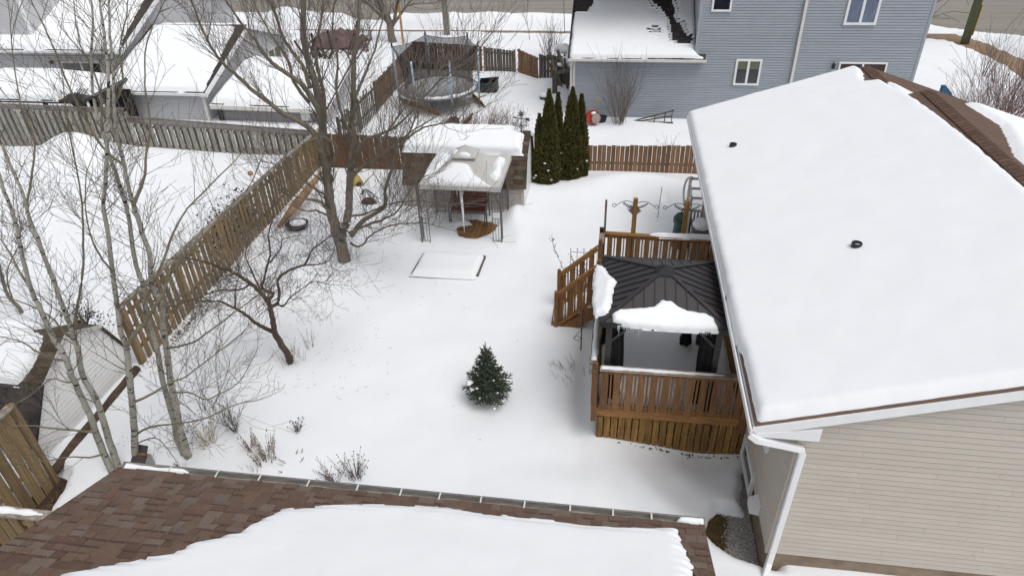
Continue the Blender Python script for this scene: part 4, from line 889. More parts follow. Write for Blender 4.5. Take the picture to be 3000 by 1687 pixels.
for i, (x, y) in enumerate(ps):
    MB().box(x-.055, x+.055, y-.055, y+.055, DZ, hz0-.08).build('post', MET, HG)
for (x, y, s) in [(ps[0][0], ps[0][1], 1), (ps[1][0], ps[1][1], -1)]:
    MB().beam((x, y, hz0-.55), (x+s*.42, y, hz0-.10), .05, .05, (0, 1, 0)).build('brace', MET, HG)
for i in range(4):
    a, c = ps[i], ps[(i+1) % 4]; MB().beam((a[0], a[1], hz0-.13), (c[0], c[1], hz0-.13), .05, .08).build('beam', MET, HG)
def furled(x, y, z1, r, name, label, z0=None, lean=(0, 0)):
    t = MB(); z0 = z0 or DZ+.06; n = 18; base = len(t.v); m = 14
    for j in range(m+1):
        f = j/m; z = z1+(z0-z1)*f; rr = r*(.55+.45*abs(math.sin(f*2.6+.4)))*(1 if f < .9 else 1.35)
        for k in range(n):
            a = 2*math.pi*k/n; q = rr*(1+.28*math.sin(a*5+f*2)); t.v.append((x+lean[0]*f+q*math.cos(a), y+lean[1]*f+q*math.sin(a), z))
    for j in range(m):
        for k in range(n): t.f.append((j*n+k, j*n+(k+1) % n, (j+1)*n+(k+1) % n, (j+1)*n+k))
    o = t.build(name, CURT, HG, smooth=True); return o
furled(ps[0][0]+.14, ps[0][1]+.12, hz0-.16, .13, 'curtain', ''); furled(ps[1][0]-.14, ps[1][1]+.12, hz0-.16, .13, 'curtain', '')
furled(ps[2][0]-.28, ps[2][1]-.03, hz0-.16, .12, 'curtain', ''); furled(ps[3][0]+.02, ps[3][1]-.12, hz0-.16, .10, 'curtain', '')
V0 = AP-(cor[0]+cor[1])/2
snow_on(HG, cor[0], cor[1]-cor[0], V0, [(.22, .02), (.5, -.04), (1.0, -.07), (1.6, -.06), (2.0, -.03), (1.93, .22), (1.80, .30), (1.5, .33), (1.32, .42), (1.20, .52), (1.05, .52), (.92, .38), (.62, .32), (.32, .28), (.2, .17)], T=.085, res=.02, edge=.10, wob=.018, wobs=19, lump=.012, seed=71)
V3 = AP-(cor[0]+cor[3])/2
snow_on(HG, cor[0]+Vector((-.10, 0, 0)), cor[3]-cor[0], V3, [(.17, .0), (.5, -.06), (1.3, -.08), (1.92, -.04), (1.75, .10), (1.45, .20), (1.12, .36), (.9, .30), (.5, .28), (.2, .22)], T=.085, res=.02, edge=.10, wob=.02, wobs=19, lump=.015, seed=72)
b = MB()
for i in range(70):
    x = hx0+.3+random.random()*1.6; l = random.uniform(.03, .13)*(2 if random.random() < .08 else 1); b.tube([(x, hy0-.03, hz0-.02), (x+random.uniform(-.01, .01), hy0-.03, hz0-.02-l)], [.008, .001], 4)
b.build('icicles', ICE, HG, stuff=True)

# ================================================================== GARDEN SHED (gambrel)
sx0, sx1 = -6.38, -2.54; pf = [(18.97, -.3), (18.97, .84), (19.42, 1.78), (20.2, 2.16), (20.98, 1.78), (21.43, .84), (21.43, -.3)]
SH = thing('garden_shed', 'gambrel garden shed with dark shingles and snow on top behind the canopy', 'shed', ((sx0+sx1)/2, 20.2, 0))
siding(SH, (sx0+.06, 19.0, -.3), (1, 0, 0), (0, -1, 0), [(0, 0), (sx1-sx0-.12, 0), (sx1-sx0-.12, 1.16), (0, 1.16)], WSHAD, expo=.13)  # front wall: white boards, shade carried by the darker siding colour
siding(SH, (sx1-.06, 0, -.3), (0, 1, 0), (1, 0, 0), [(y, z+.3) for y, z in [(19.0, -.3), (19.0, .8), (19.44, 1.72), (20.2, 2.1), (20.96, 1.72), (21.4, .8), (21.4, -.3)]], WHITE, expo=.13, stuff=True)
MB().box(sx1-.13, sx1-.03, 18.955, 19.0, -.3, .82).build('corner_trim', WSHAD, SH)
def span(a, b_, ov=.0): return slab(SH, 'roof', [(sx0-.05, a[0], a[1]), (sx1+.05, a[0], a[1]), (sx1+.05, b_[0], b_[1]), (sx0-.05, b_[0], b_[1])], .05, SHM)
span((18.90, .80), pf[2]); span(pf[2], pf[3]); span(pf[4], pf[3]); span((21.5, .80), pf[4])
lowV = (0, pf[2][0]-18.90, pf[2][1]-.80); lowL = Vector(lowV).length
shingle_field(SH, (0, 18.90, .80), (1, 0, 0), lowV, sx0-.05, sx1+.05, 0, lowL-.02, SHM, .145, .22, .32, None, 'n', None, 300, .012)
k = 0
uV = Vector((0, pf[3][0]-pf[2][0], pf[3][1]-pf[2][1])); uL = uV.length
while k*.15 < uL: MB().add([(sx1-.18, pf[2][0]+uV.y*k*.15/uL, pf[2][1]+uV.z*k*.15/uL+.022), (sx1+.06, pf[2][0]+uV.y*k*.15/uL, pf[2][1]+uV.z*k*.15/uL+.022), (sx1+.06, pf[2][0]+uV.y*(k+1)*.15/uL, pf[2][1]+uV.z*(k+1)*.15/uL+.008), (sx1-.18, pf[2][0]+uV.y*(k+1)*.15/uL, pf[2][1]+uV.z*(k+1)*.15/uL+.008), (sx1+.06, pf[2][0]+uV.y*k*.15/uL, pf[2][1]+uV.z*k*.15/uL-.05)], [(0, 1, 2, 3), (4, 2, 1)]).build('shingle', SHM, SH); k += 1
snow_on(SH, (0, pf[2][0]-.05, pf[2][1]-.02), (1, 0, 0), uV, [(sx0-.03, 0), (sx1-.12, .0), (sx1-.17, .4), (sx1-.13, .75), (sx1-.3, uL-.05), (sx1-.6, uL+.06), (sx0-.03, uL+.06)], T=.20, res=.05, edge=.18, wob=.02, wobs=7, lump=.01, seed=81)
snow_on(SH, (0, pf[3][0], pf[3][1]-.0), (1, 0, 0), (0, pf[4][0]-pf[3][0], pf[4][1]-pf[3][1]), [(sx0, -.05), (sx1-.45, -.05), (sx1-.3, .75), (sx0, .75)], T=.2, res=.07, edge=.15, seed=82)
b = MB(); b.beam((sx1+.06, 20.25, 2.08), (sx1+.06, 20.98, 1.72), .02, .10); b.beam((sx1+.06, 20.98, 1.72), (sx1+.06, 21.45, .82), .02, .30); b.build('fascia', WHITE, SH)
# shed door on the gable side
# ================================================================== WEATHERVANE
wv = thing('weathervane', 'black weathervane with bird and arrow on the shed ridge', 'weathervane', (sx1-.24, 20.2, 2.15))
b = MB(); wx = sx1-.24; b.tube([(wx, 20.2, 2.1), (wx, 20.2, 2.72)], [.018, .012], 6); b.lathe((wx, 20.2, 2.15), [(.03, 0), (.02, .05)], 8); b.build('rod', METB, wv)
b = MB(); b.tube([(wx-.20, 20.2, 2.60), (wx+.20, 20.2, 2.55)], .013, 5); b.prism([(wx-.27, 20.2, 2.61), (wx-.19, 20.2, 2.635), (wx-.19, 20.2, 2.575)], (0, .01, 0)); b.prism([(wx+.14, 20.2, 2.60), (wx+.27, 20.2, 2.59), (wx+.24, 20.2, 2.55), (wx+.27, 20.2, 2.49), (wx+.16, 20.2, 2.52)], (0, .01, 0)); b.build('arrow', METB, wv)
b = MB(); b.prism([(wx-.07, 20.2, 2.66), (wx+.02, 20.2, 2.64), (wx+.09, 20.2, 2.70), (wx+.05, 20.2, 2.74), (wx+.12, 20.2, 2.80), (wx+.03, 20.2, 2.78), (wx-.02, 20.2, 2.84), (wx-.03, 20.2, 2.74), (wx-.10, 20.2, 2.78), (wx-.05, 20.2, 2.71)], (0, .012, 0)); b.build('bird', METG, wv)
b = MB(); b.tube([(wx-.16, 20.12, 2.35), (wx+.16, 20.28, 2.35)], .010, 5); b.tube([(wx+.10, 20.05, 2.35), (wx-.10, 20.35, 2.35)], .010, 5); b.build('arms', METB, wv)
def letter(ch, c, s=.05):
    S = {'N': [[(-1, -1), (-1, 1), (1, -1), (1, 1)]], 'E': [[(1, 1), (-1, 1), (-1, -1), (1, -1)], [(-1, 0), (.6, 0)]], 'W': [[(-1.2, 1), (-.6, -1), (0, .4), (.6, -1), (1.2, 1)]], 'S': [[(1, 1), (-1, 1), (-1, 0), (1, 0), (1, -1), (-1, -1)]]}[ch]
    b = MB()
    for st in S: b.tube([Vector((c[0]+x*s*.8, c[1], c[2]+z*s)) for x, z in st], .011, 4)
    b.build('letter', METB, wv)
letter('E', (wx-.20, 20.12, 2.42)); letter('N', (wx-.13, 20.02, 2.33)); letter('W', (wx+.19, 20.26, 2.33)); letter('S', (wx+.14, 20.38, 2.41), .04)

# ================================================================== FABRIC CANOPY GAZEBO
CG = thing('canopy_gazebo', 'light grey fabric canopy gazebo partly loaded with snow before the shed', 'gazebo', (-4.15, 17.9, 0))
cz = 1.90; a0 = G(1226, 540, cz); a1 = G(1463, 552, cz); a2 = G(1491, 455, cz); a3 = G(1266, 449, cz)
fx0, fx1 = -5.22, -2.92; fy0, fy1 = a0.y, a2.y
cc = [Vector((fx0, fy0, cz)), Vector((fx1, fy0, cz)), Vector((fx1, fy1, cz)), Vector((fx0, fy1, cz))]; fcx, fcy = (fx0+fx1)/2, (fy0+fy1)/2
def canopy(corners, top, topz, s, sag, val, name):
    b = MB(); n = 12; ctr = sum(corners, Vector())/4
    for i in range(4):
        a, c = corners[i], corners[(i+1) % 4]; ta = top+(a-ctr).normalized()*s*1.0; tc = top+(c-ctr).normalized()*s; ta.z = tc.z = topz
        base = len(b.v)
        for j in range(n+1):
            g = j/n
            for k in range(n+1):
                f = k/n; lo = a.lerp(c, f); hi = ta.lerp(tc, f); p = lo.lerp(hi, g); p.z -= sag*math.sin(math.pi*g)+sag*.9*math.sin(math.pi*f)*(1-g)**2*.5+ .6*sag*math.sin(math.pi*f)*math.sin(math.pi*g)
                b.v.append(tuple(p))
        for j in range(n):
            for k in range(n): q = base+j*(n+1)+k; b.f.append((q, q+1, q+n+2, q+n+1))
        base = len(b.v)                      # valance
        for k in range(n+1):
            f = k/n; lo = a.lerp(c, f); lo.z -= sag*.9*math.sin(math.pi*f)*.5; b.v.append(tuple(lo)); b.v.append((lo.x, lo.y, lo.z-val*(1-.25*math.sin(math.pi*f))))
        for k in range(n): q = base+2*k; b.f.append((q, q+1, q+3, q+2))
    return b.build(name, CANV, CG, smooth=False)
ctop = Vector((fcx, fcy, 0)); tz = AY(1359, 470, fcy).z
canopy(cc, ctop, 2.33, .36, .05, .16, 'canopy')
t2 = [Vector((fcx+sx*.34, fcy+sy*.34, 2.40)) for sx, sy in ((-1, -1), (1, -1), (1, 1), (-1, 1))]
canopy(t2, Vector((fcx, fcy, 0)), AY(1359, 427, fcy).z+.03, .01, .01, .035, 'vent_top')
b = MB(); s = .25
for i in range(4):
    q = [(-s, -s), (s, -s), (s, s), (-s, s)]; a, c = q[i], q[(i+1) % 4]; b.add([(fcx+a[0], fcy+a[1], 2.30), (fcx+c[0], fcy+c[1], 2.30), (fcx+c[0]*1.15, fcy+c[1]*1.15, 2.40), (fcx+a[0]*1.15, fcy+a[1]*1.15, 2.40)], [(0, 1, 2, 3)])
b.build('vent_band', mat('canvas_tan', (.42, .35, .27), .9, .1, 6), CG)
def cpost(x, y, dx, dy, zb=-.15):
    """corner post of two uprights and a lattice panel along +dx and +dy"""
    b = MB(); b.tube([(x, y, zb), (x, y, cz-.02)], .024, 8); b.build('post', METG, CG)
    for (ux, uy, w_) in ((dx, 0, .25), (0, dy, .20)):
        p = MB(); q = (x+ux*w_, y+uy*w_); p.tube([(q[0], q[1], zb), (q[0], q[1], cz-.06)], .013, 5)
        for z in (.05, .78, 1.0, 1.68): p.tube([(x, y, z), (q[0], q[1], z)], .010, 4)
        for f in (.33, .67):
            e = (x+(q[0]-x)*f, y+(q[1]-y)*f); p.tube([(e[0], e[1], .05), (e[0], e[1], .78)], .007, 4); p.tube([(e[0], e[1], 1.0), (e[0], e[1], 1.35)], .007, 4)
        for s0, s1 in ((0, 1), (1, 0)):
            p.tube([(x+(q[0]-x)*(s0+(s1-s0)*(g/6)**.6), y+(q[1]-y)*(s0+(s1-s0)*(g/6)**.6), 1.25+.40*math.sin(g/6*math.pi/2)) for g in range(7)], .007, 4)
            p.tube([(x+(q[0]-x)*(s0+(s1-s0)*.66*(g/6)), y+(q[1]-y)*(s0+(s1-s0)*.66*(g/6)), 1.0+.55*math.sin(g/6*math.pi/2)) for g in range(7)], .006, 4)
        p.build('corner_panel', METG, CG)
cpost(-5.33, 16.82, 1, 1); cpost(-2.98, 16.98, -1, 1); cpost(-3.05, 18.84, -1, -1); cpost(-5.30, 18.70, 1, -1)
snow_c = lambda O, U, V, poly, sd, T=.07: snow_on(CG, O, U, V, poly, T=T, res=.03, edge=.13, wob=.02, wobs=7, lump=.01, seed=sd, floor=-.10)
lift = Vector((0, 0, -.035))
Vf = Vector((fcx, fcy-.36, 2.33))-(cc[0]+cc[1])/2
snow_c(cc[0]+lift, (1, 0, 0), Vf, [(.12, .06), (2.05, .02), (1.80, .22), (1.45, .48), (1.28, .76), (.85, .80), (.55, .42), (.3, .18)], 91, .09)
Vl = Vector((fcx-.36, fcy, 2.33))-(cc[0]+cc[3])/2
snow_c(cc[0]+lift, (0, 1, 0), Vl, [(.30, .10), (.7, .03), (1.9, .05), (2.0, .2), (1.55, .62), (1.2, .66), (.8, .45)], 92, .09)
Vr = Vector((fcx+.36, fcy, 2.33))-(cc[1]+cc[2])/2
snow_c(cc[1]+lift, (0, 1, 0), Vr, [(.32, .12), (.5, .08), (1.0, .12), (1.6, .10), (1.72, .2), (1.6, .38), (1.15, .40), (.95, .34), (.5, .36), (.32, .25)], 93, .12)
p = Vector((fcx, fcy-.34, 2.40)); Vt = Vector((0, .34, .22)); snow_on(CG, (fcx-.34, fcy-.34, 2.41), (1, 0, 0), Vt, [(.2, .04), (.5, .0), (.55, .1), (.4, .17), (.24, .15)], T=.05, res=.02, edge=.06, wob=.01, wobs=14, seed=94)
snow_on(CG, (fcx-.34, fcy-.34, 2.41), (0, 1, 0), (.34, 0, .22), [(.12, .03), (.28, .03), (.4, .12), (.3, .14)], T=.04, res=.02, edge=.05, wob=.005, wobs=14, seed=95)
ic = MB(); ix, iy = -4.08, 16.95; ic.tube([(ix, iy, 1.72), (ix, iy, 1.4), (ix+.01, iy, .9), (ix+.012, iy, .30)], [.05, .042, .03, .004], 8)
ic.tube([(ix-.12, iy, 1.70), (ix-.12, iy, 1.45)], [.02, .002], 5); ic.tube([(ix+.07, iy, 1.70), (ix+.07, iy, 1.52)], [.015, .002], 5)
tag(ic.build('icicle', ICE, None, smooth=True), 'long clear icicle hanging from the canopy edge before the bench', 'icicle')
b = MB(); b.add([(ix-.30, iy-.02, 1.78), (ix, iy-.05, 1.60), (ix+.28, iy-.02, 1.78), (ix+.1, iy+.05, 1.70), (ix-.1, iy+.05, 1.70)], [(0, 1, 2, 3, 4)]); b.build('sagging_cloth', mat('cloth_mauve', (.34, .30, .31), .9, .05, 6), CG)

# ================================================================== BENCH
BN = thing('bench', 'brown slatted garden bench with dark metal arms under the canopy', 'bench', (-4.2, 18.4, 0))
bx0_, bx1_, byf, byb = -4.78, -3.62, 18.12, 18.58
for i in range(5): MB().box(bx0_+.04, bx1_-.04, byf+.02+i*.088, byf+.095+i*.088, .36+.0*i, .385).build('slat', BENCH, BN)
for i in range(5):
    z = .46+i*.093; MB().beam((bx0_+.04, byb+.0+i*.018, z), (bx1_-.04, byb+.0+i*.018, z), .02, .083, (0, .2, 1)).build('slat', BENCH, BN)
MB().box(bx0_+.03, bx1_-.03, byf, byf+.02, .30, .355).build('front_rail', METG, BN)
for x in (bx0_, bx1_):
    b = MB(); b.tube([(x, byf-.02, -.08), (x, byf-.02, .48), (x, byf+.02, .57), (x, byf+.10, .60), (x, byb+.02, .60)], .024, 6); b.build('arm', METG, BN)
    b = MB(); b.tube([(x, byb+.06, -.08), (x, byb, .4), (x, byb+.10, .93)], .022, 6); b.build('leg', METG, BN)
    b = MB(); b.tube([(x*.9+(bx0_+bx1_)/2*.1, byf-.05, -.1), (x*.9+(bx0_+bx1_)/2*.1, byf-.03, .22), (x*.9+(bx0_+bx1_)/2*.1, byf, .32)], .018, 6); b.build('leg', METG, BN)
PF = thing('wooden_platform', 'bare wooden platform boards melted free of snow under the canopy', 'platform', (-4.2, 17.5, -.1))
x = -4.95
while x < -2.9:
    b = MB(); b.box(x, x+.122, 16.6, 18.95, -.14, -.105); b.build('plank', PLATF, PF); x += .134
# ================================================================== RAISED PLANTER BED
PB = thing('planter_bed', 'low raised garden bed buried under a flat block of snow', 'planter', (-4.27, 15.6, 0))
q = [G(1208, 803), G(1404, 809), G(1423, 750), G(1240, 742)]; q = [Vector((-5.16, 15.02, 0)), Vector((-3.36, 15.10, 0)), Vector((-3.32, 16.1, 0)), Vector((-5.10, 16.1, 0))]
for i in range(4):
    a, c = q[i], q[(i+1) % 4]; MB().beam(a+Vector((0, 0, -.05)), c+Vector((0, 0, -.05)), .045, .22).build('side_board', FGD, PB)
snow_on(PB, (0, 0, .04), (1, 0, 0), (0, 1, 0), [(-5.15, 14.99), (-3.40, 15.02), (-3.36, 16.10), (-5.10, 16.12)], T=.12, res=.05, edge=.16, wob=.012, wobs=5, lump=.004, seed=101)

# ================================================================== TRAMPOLINE
Lf = G(1176, 259, .8); Rt = G(1401, 252, .8); Bt = G(1265, 297, .8); Tp = G(1300, 221, .8)
tx = (Lf.x+Rt.x)/2; tr = (Rt.x-Lf.x)/2*1.0; ty = (Bt.y+Tp.y)/2; ry = (Tp.y-Bt.y)/2; tr = (tr+ry)/2
TR = thing('trampoline', 'round trampoline with black safety net and pale blue poles, snow inside', 'trampoline', (tx, ty, 0))
ring = [Vector((tx+tr*math.cos(a), ty+tr*math.sin(a), .8)) for a in [2*math.pi*i/48 for i in range(49)]]
b = MB(); b.tube(ring, .028, 6, cap=False); b.build('frame', METG, TR, smooth=True)
mr = tr*.86; b = MB(); b.lathe((tx, ty, .745), [(mr, 0), (mr, .02)], 48); b.build('mat', METB, TR)
b = MB()
for i in range(96):
    a = 2*math.pi*i/96; b.tube([(tx+mr*math.cos(a), ty+mr*math.sin(a), .76), (tx+tr*math.cos(a), ty+tr*math.sin(a), .80)], .012, 4)
b.build('springs', METB, TR, stuff=True)
snow_on(TR, (tx, ty, .765), (1, 0, 0), (0, 1, 0), [((mr-.02)*math.cos(a), (mr-.02)*math.sin(a)) for a in [2*math.pi*i/40 for i in range(40)]], T=.20, res=.07, edge=.5, wob=.03, wobs=4, seed=111)
for i in range(12):        # snow roll on the rim pad
    pass
rim = MB(); pts = [Vector((tx+(mr+.05)*math.cos(a), ty+(mr+.05)*math.sin(a), .83)) for a in [math.radians(d) for d in range(-100, 12, 7)]]; rim.tube(pts, [.04+.05*random.random() for _ in pts], 7); rim.build('snow_roll', SNOW, TR, smooth=True)
pa = [math.radians(d) for d in (190, 250, 300, 355, 55, 118)]; ptop = []
for i, a in enumerate(pa):
    x, y = tx+tr*1.04*math.cos(a), ty+tr*1.04*math.sin(a); zt = 2.72 if i in (0, 3, 4, 5) else 2.55
    x2, y2 = tx+tr*1.07*math.cos(a), ty+tr*1.07*math.sin(a); ptop.append(Vector((x2, y2, zt)))
    MB().tube([(x, y, .68), (x2, y2, zt-.15)], .045, 8).build('pole', PBLU, TR, smooth=True)
    MB().tube([(x2, y2, zt-.15), (x2, y2, zt+.04)], [.045, .03], 8).build('pole_cap', METB, TR)
    MB().tube([(x, y, .7), (x, y, -.1)], .024, 6).build('leg', METG, TR)
b = MB(); nn = 14; order = sorted(range(6), key=lambda i: pa[i] % (2*math.pi)); low = {1, 2}
for o_ in range(6):
    i, j = order[o_], order[(o_+1) % 6]; a0, a1 = pa[i] % (2*math.pi), pa[j] % (2*math.pi)
    if a1 < a0: a1 += 2*math.pi
    base = len(b.v)
    for k in range(nn+1):
        f = k/nn; a = a0+(a1-a0)*f; tpz = ptop[i].z*(1-f)+ptop[j].z*f-.12; P_ = ptop[i].lerp(ptop[j], f)
        sag = math.sin(math.pi*f)
        front = (i in low or j in low)
        zt = tpz-(.10*sag if not front else (.16*sag)) - (.0)
        if i in low: zt -= (1-f)**2*.0
        wob = 1+.015*math.sin(k*3.1)
        for m_ in range(6):
            g = m_/5; x = P_.x*(1-g)+(tx+mr*math.cos(a))*g; y = P_.y*(1-g)+(ty+mr*math.sin(a))*g
            b.v.append((tx+(x-tx)*wob*(1-.05*math.sin(math.pi*g)), ty+(y-ty)*wob*(1-.05*math.sin(math.pi*g)), zt*(1-g)+.80*g))
    for k in range(nn):
        for m_ in range(5): q_ = base+k*6+m_; b.f.append((q_, q_+1, q_+7, q_+6))
b.build('safety_net', NET, TR)
b = MB()
for s in range(6):
    i, j = order[s], order[(s+1) % 6]; b.tube([ptop[i].lerp(ptop[j], f/8)-Vector((0, 0, .12+.10*math.sin(math.pi*f/8))) for f in range(9)], .012, 4)
b.build('net_hem', METB, TR)
# lattice panels, storage bin, broken chair
def lpanel(p0, p1, h, label, lean=0.0):
    p0 = Vector(p0); p1 = Vector(p1); t = thing('lattice_panel', label, 'lattice', p0, 'orange lattice panels fallen round the trampoline'); d = (p1-p0); L = d.length; d.normalize(); n = Vector((d.y, -d.x, 0)); up = (Vector((0, 0, 1))+n*lean).normalized()
    b = MB(); k = 0.
    while k < L:
        for s in (-1, 1):
            a = p0+d*k+up*(0 if s > 0 else h); e = k+h; f = min(e, L)-k; b.beam(a+n*.005*s, p0+d*(k+f)+up*((f) if s > 0 else h-f)+n*.005*s, .045, .008, n)
        k += .075
    b.build('laths', LATT, t, stuff=True); fr = MB()
    for z in (0, h): fr.beam(p0+up*z, p1+up*z, .02, .03, n)
    fr.build('frame', LATT, t)
lpanel((-9.35, 28.85, -.05), (-7.15, 27.35, -.15), .42, 'orange brown lattice panel leaning below the front of the trampoline', .5)
lpanel((-6.35, 29.9, .02), (-5.45, 28.55, -.12), .42, 'orange brown lattice panel right of the trampoline rim', .5)
t = thing('storage_bin', 'dark green plastic storage bin tipped in snow right of the trampoline', 'bin', (-5.75, 30.6, 0))
b = MB(); c = Vector((-5.72, 30.75, .22)); b.add([c+Vector(v) for v in [(-.42, -.28, -.25), (.40, -.25, -.27), (.44, .28, -.2), (-.38, .26, -.2), (-.46, -.30, .12), (.46, -.27, .22), (.42, .30, .30), (-.42, .28, .22)]], [(0, 3, 2, 1), (0, 1, 5, 4), (1, 2, 6, 5), (2, 3, 7, 6), (3, 0, 4, 7)]); b.build('tub', PBLK, t)
b = MB(); b.beam(c+Vector((-.47, -.31, .13)), c+Vector((.48, -.28, .23)), .05, .05); b.beam(c+Vector((.47, -.28, .23)), c+Vector((.43, .31, .31)), .05, .05); b.beam(c+Vector((.43, .31, .31)), c+Vector((-.43, .29, .23)), .05, .05); b.build('rim', PGRN, t)
t = thing('garden_chair', 'broken dark garden chair with rusty brown back half buried in snow', 'chair', (-6.2, 26.3, 0)); c = Vector((-6.3, 26.25, .05))
b = MB(); b.prism([c+Vector(v) for v in [(-.62, -.28, .0), (-.30, .10, .18), (-.10, .02, .05), (.12, -.35, -.04)]], (0, 0, .03)); b.build('seat', METB, t)
b = MB(); b.prism([c+Vector(v) for v in [(.22, -.45, -.02), (.42, -.42, -.02), (.66, -.15, .28), (.72, -.05, .52), (.58, -.1, .42), (.38, -.25, .22)]], (.02, .05, .0)); b.build('back', mat('rusty_brown', (.10, .03, .015), .8, .3, 9), t)
for dx in (-.1, .1): MB().tube([c+Vector((dx-.15, .25, .0)), c+Vector((dx-.17, .35, .42))], [.05, .01], 5).build('leg', METB, t)
MB().prism([c+Vector(v) for v in [(-.32, .05, .0), (.12, .02, -.02), (.10, .18, .12), (-.10, .3, .2), (-.34, .22, .14)]], (0, .06, .02)).build('seat_panel', mat('rusty_dark', (.05, .025, .02), .8, .3, 9), t)

# ================================================================== POLES, STREET THINGS
def upole(name, label, x, y, h, r, m, lean=(0, 0), stripe=None):
    t = thing(name, label, 'utility pole', (x, y, 0)); MB().tube([(x, y, -.4), (x+lean[0]*.5, y+lean[1]*.5, h/2), (x+lean[0], y+lean[1], h)], [r, r*.94, r*.86], 12).build('pole', m, t, smooth=True)
    if stripe: MB().obox((x+r*1.0+.02, y-.03, 1.1), (.02, 0, 0), (0, .05, 0), (0, 0, .75)).build('guard', mat('yellow_guard', (.45, .26, .03), .6, .1, 5), t)
    return t
pb = G(1312, 100); upole('utility_pole', 'weathered wooden utility pole between the trampoline and the road', pb.x, 41.0, 10, .20, POLE, (-.1, 0))
MB().tube([(pb.x+.17, 40.85, -.1), (pb.x+.14, 40.85, 4.5)], .035, 6).build('conduit', PTAN, bpy.data.objects['utility_pole'])
upole('utility_pole', 'greenish utility pole with yellow guard strip at the top right', 18.3, 40.1, 10, .21, POLEG, (-.1, 0), True)
tag(MB().box(-12.12, -12.02, 38.8, 38.9, -.2, 2.1).build('marker_post', mat('post_yellow', (.40, .24, .07), .8, .2, 5), None, org=(-12.07, 38.85, 0)), 'thin yellow brown wooden marker post behind the trampoline', 'post')
p = G(1655, 93); t = thing('street_sign', 'thin grey sign post leaning by the snowbank beside the wing roof', 'sign', p); MB().tube([p-Vector((0, 0, .3)), p+Vector((-.1, 0, 1.75))], .022, 6).build('post', METG, t); MB().box(p.x-.2, p.x+.0, p.y-.02, p.y, 1.6, 1.95).build('sign_plate', PGRY, t)
# woodbox with lumber
WB = thing('lumber_rack', 'grey post lumber rack stuffed with scrap boards and snow beside blue house', 'rack', (-2.2, 31.2, 0))
for (x, y, h) in [(-2.62, 30.4, 1.05), (-1.72, 30.3, 1.25), (-2.5, 31.6, 1.2)]: MB().box(x-.11, x+.11, y-.06, y+.06, -.2, h).build('post', FGD if x < -2 else FGD, WB)
MB().beam((-2.62, 30.33, .98), (-1.70, 30.23, 1.20), .05, .16).build('rail', FGD, WB)
for i in range(20):
    x = random.uniform(-2.5, -1.75); y = random.uniform(30.5, 31.8); MB().beam((x, y, -.1), (x+random.uniform(-.75, .15), y+random.uniform(-.1, .5), random.uniform(1.0, 1.9)), random.uniform(.04, .11), .03, (0, 1, 0)).build('scrap_board', random.choice([FGD, FGL, FBL]), WB)
b = MB()
for (x, y, z, r) in [(-2.3, 31.4, 1.75, .38), (-1.95, 31.3, 1.65, .33), (-2.1, 31.0, 1.35, .30), (-1.85, 30.8, 1.25, .28), (-2.55, 31.6, 1.75, .25), (-1.8, 31.7, 1.6, .25), (-2.4, 30.9, 1.2, .16)]: b.blob((x, y, z), r, r*.9, r*.55, 12, 8, .5)
b.build('snow_cover', SNOW, WB, smooth=True)
t = thing('flower_pot', 'small green pot topped with a snow cap near the lumber rack', 'pot', (-3.05, 29.8, 0)); MB().lathe((-3.05, 29.75, -.05), [(.16, 0), (.20, .16)], 12).build('pot', PGRN, t); MB().blob((-3.05, 29.75, .16), .19, .19, .14, 12, 6).build('snow_cap', SNOW, t, smooth=True)
# hose reel and tub by blue house wall
HR = thing('hose_reel', 'tan plastic hose reel cart with red hose against the blue house', 'hose reel', (-.85, 26.8, 0)); hc = Vector((-.74, 26.70, .30))
def disc(c, r, t, ax=(1, 0, 0), n=16):
    c = Vector(c); ax = Vector(ax).normalized(); b = MB(); b.tube([c-ax*t/2, c+ax*t/2], r, n); return b
ax = Vector((.5, -.85, .15)).normalized()
disc(hc-ax*.14, .28, .03, ax).build('drum_side', PTAN, HR); disc(hc+ax*.13+Vector((.05, 0, -.02)), .20, .03, ax).build('drum_side', PTAN, HR); disc(hc+Vector((-.03, 0, .02)), .27, .2, ax).build('hose', PRED, HR)
MB().beam(hc+Vector((.12, .1, -.2)), hc+Vector((.20, .3, .62)), .07, .05).build('handle', PTAN, HR); MB().beam(hc+Vector((.02, .30, .55)), hc+Vector((.24, .34, .62)), .06, .2).build('handle', PTAN, HR); MB().blob(hc+Vector((-.02, 0, .2)), .14, .14, .07, 10, 5).build('snow_cap', SNOW, HR, smooth=True)
MB().tube(smooth_path([Vector((-1.5, 26.9, .35)), Vector((-1.1, 27.1, .45)), Vector((-.75, 27.1, .30)), Vector((-.6, 27, .1))]), .014, 5).build('garden_hose', METB, HR)
t = thing('tub', 'dark blue plastic tub standing right of the hose reel', 'tub', (-.45, 27.1, 0)); MB().lathe((-.42, 27.1, -.08), [(.16, 0), (.22, .28), (.24, .28), (.2, .25)], 14).build('bucket', PBLK, t)
# wooden trellis lying by blue wall
t = thing('wooden_trellis', 'weathered fan trellis lying against the blue house in snow', 'trellis', (1.7, 27.0, 0)); b = MB()
for (a, c) in [((.85, 27.25, -.02), (2.45, 27.1, .52)), ((.85, 27.22, -.05), (2.45, 27.0, .05)), ((.9, 27.2, -.03), (2.40, 27.05, .30)), ((2.38, 27.05, -.1), (2.38, 27.1, .55)), ((2.1, 27.05, -.02), (2.12, 27.1, .40)), ((1.7, 27.1, .0), (1.72, 27.15, .28))]: MB().beam(a, c, .03, .05).build('slat', FGD, t)

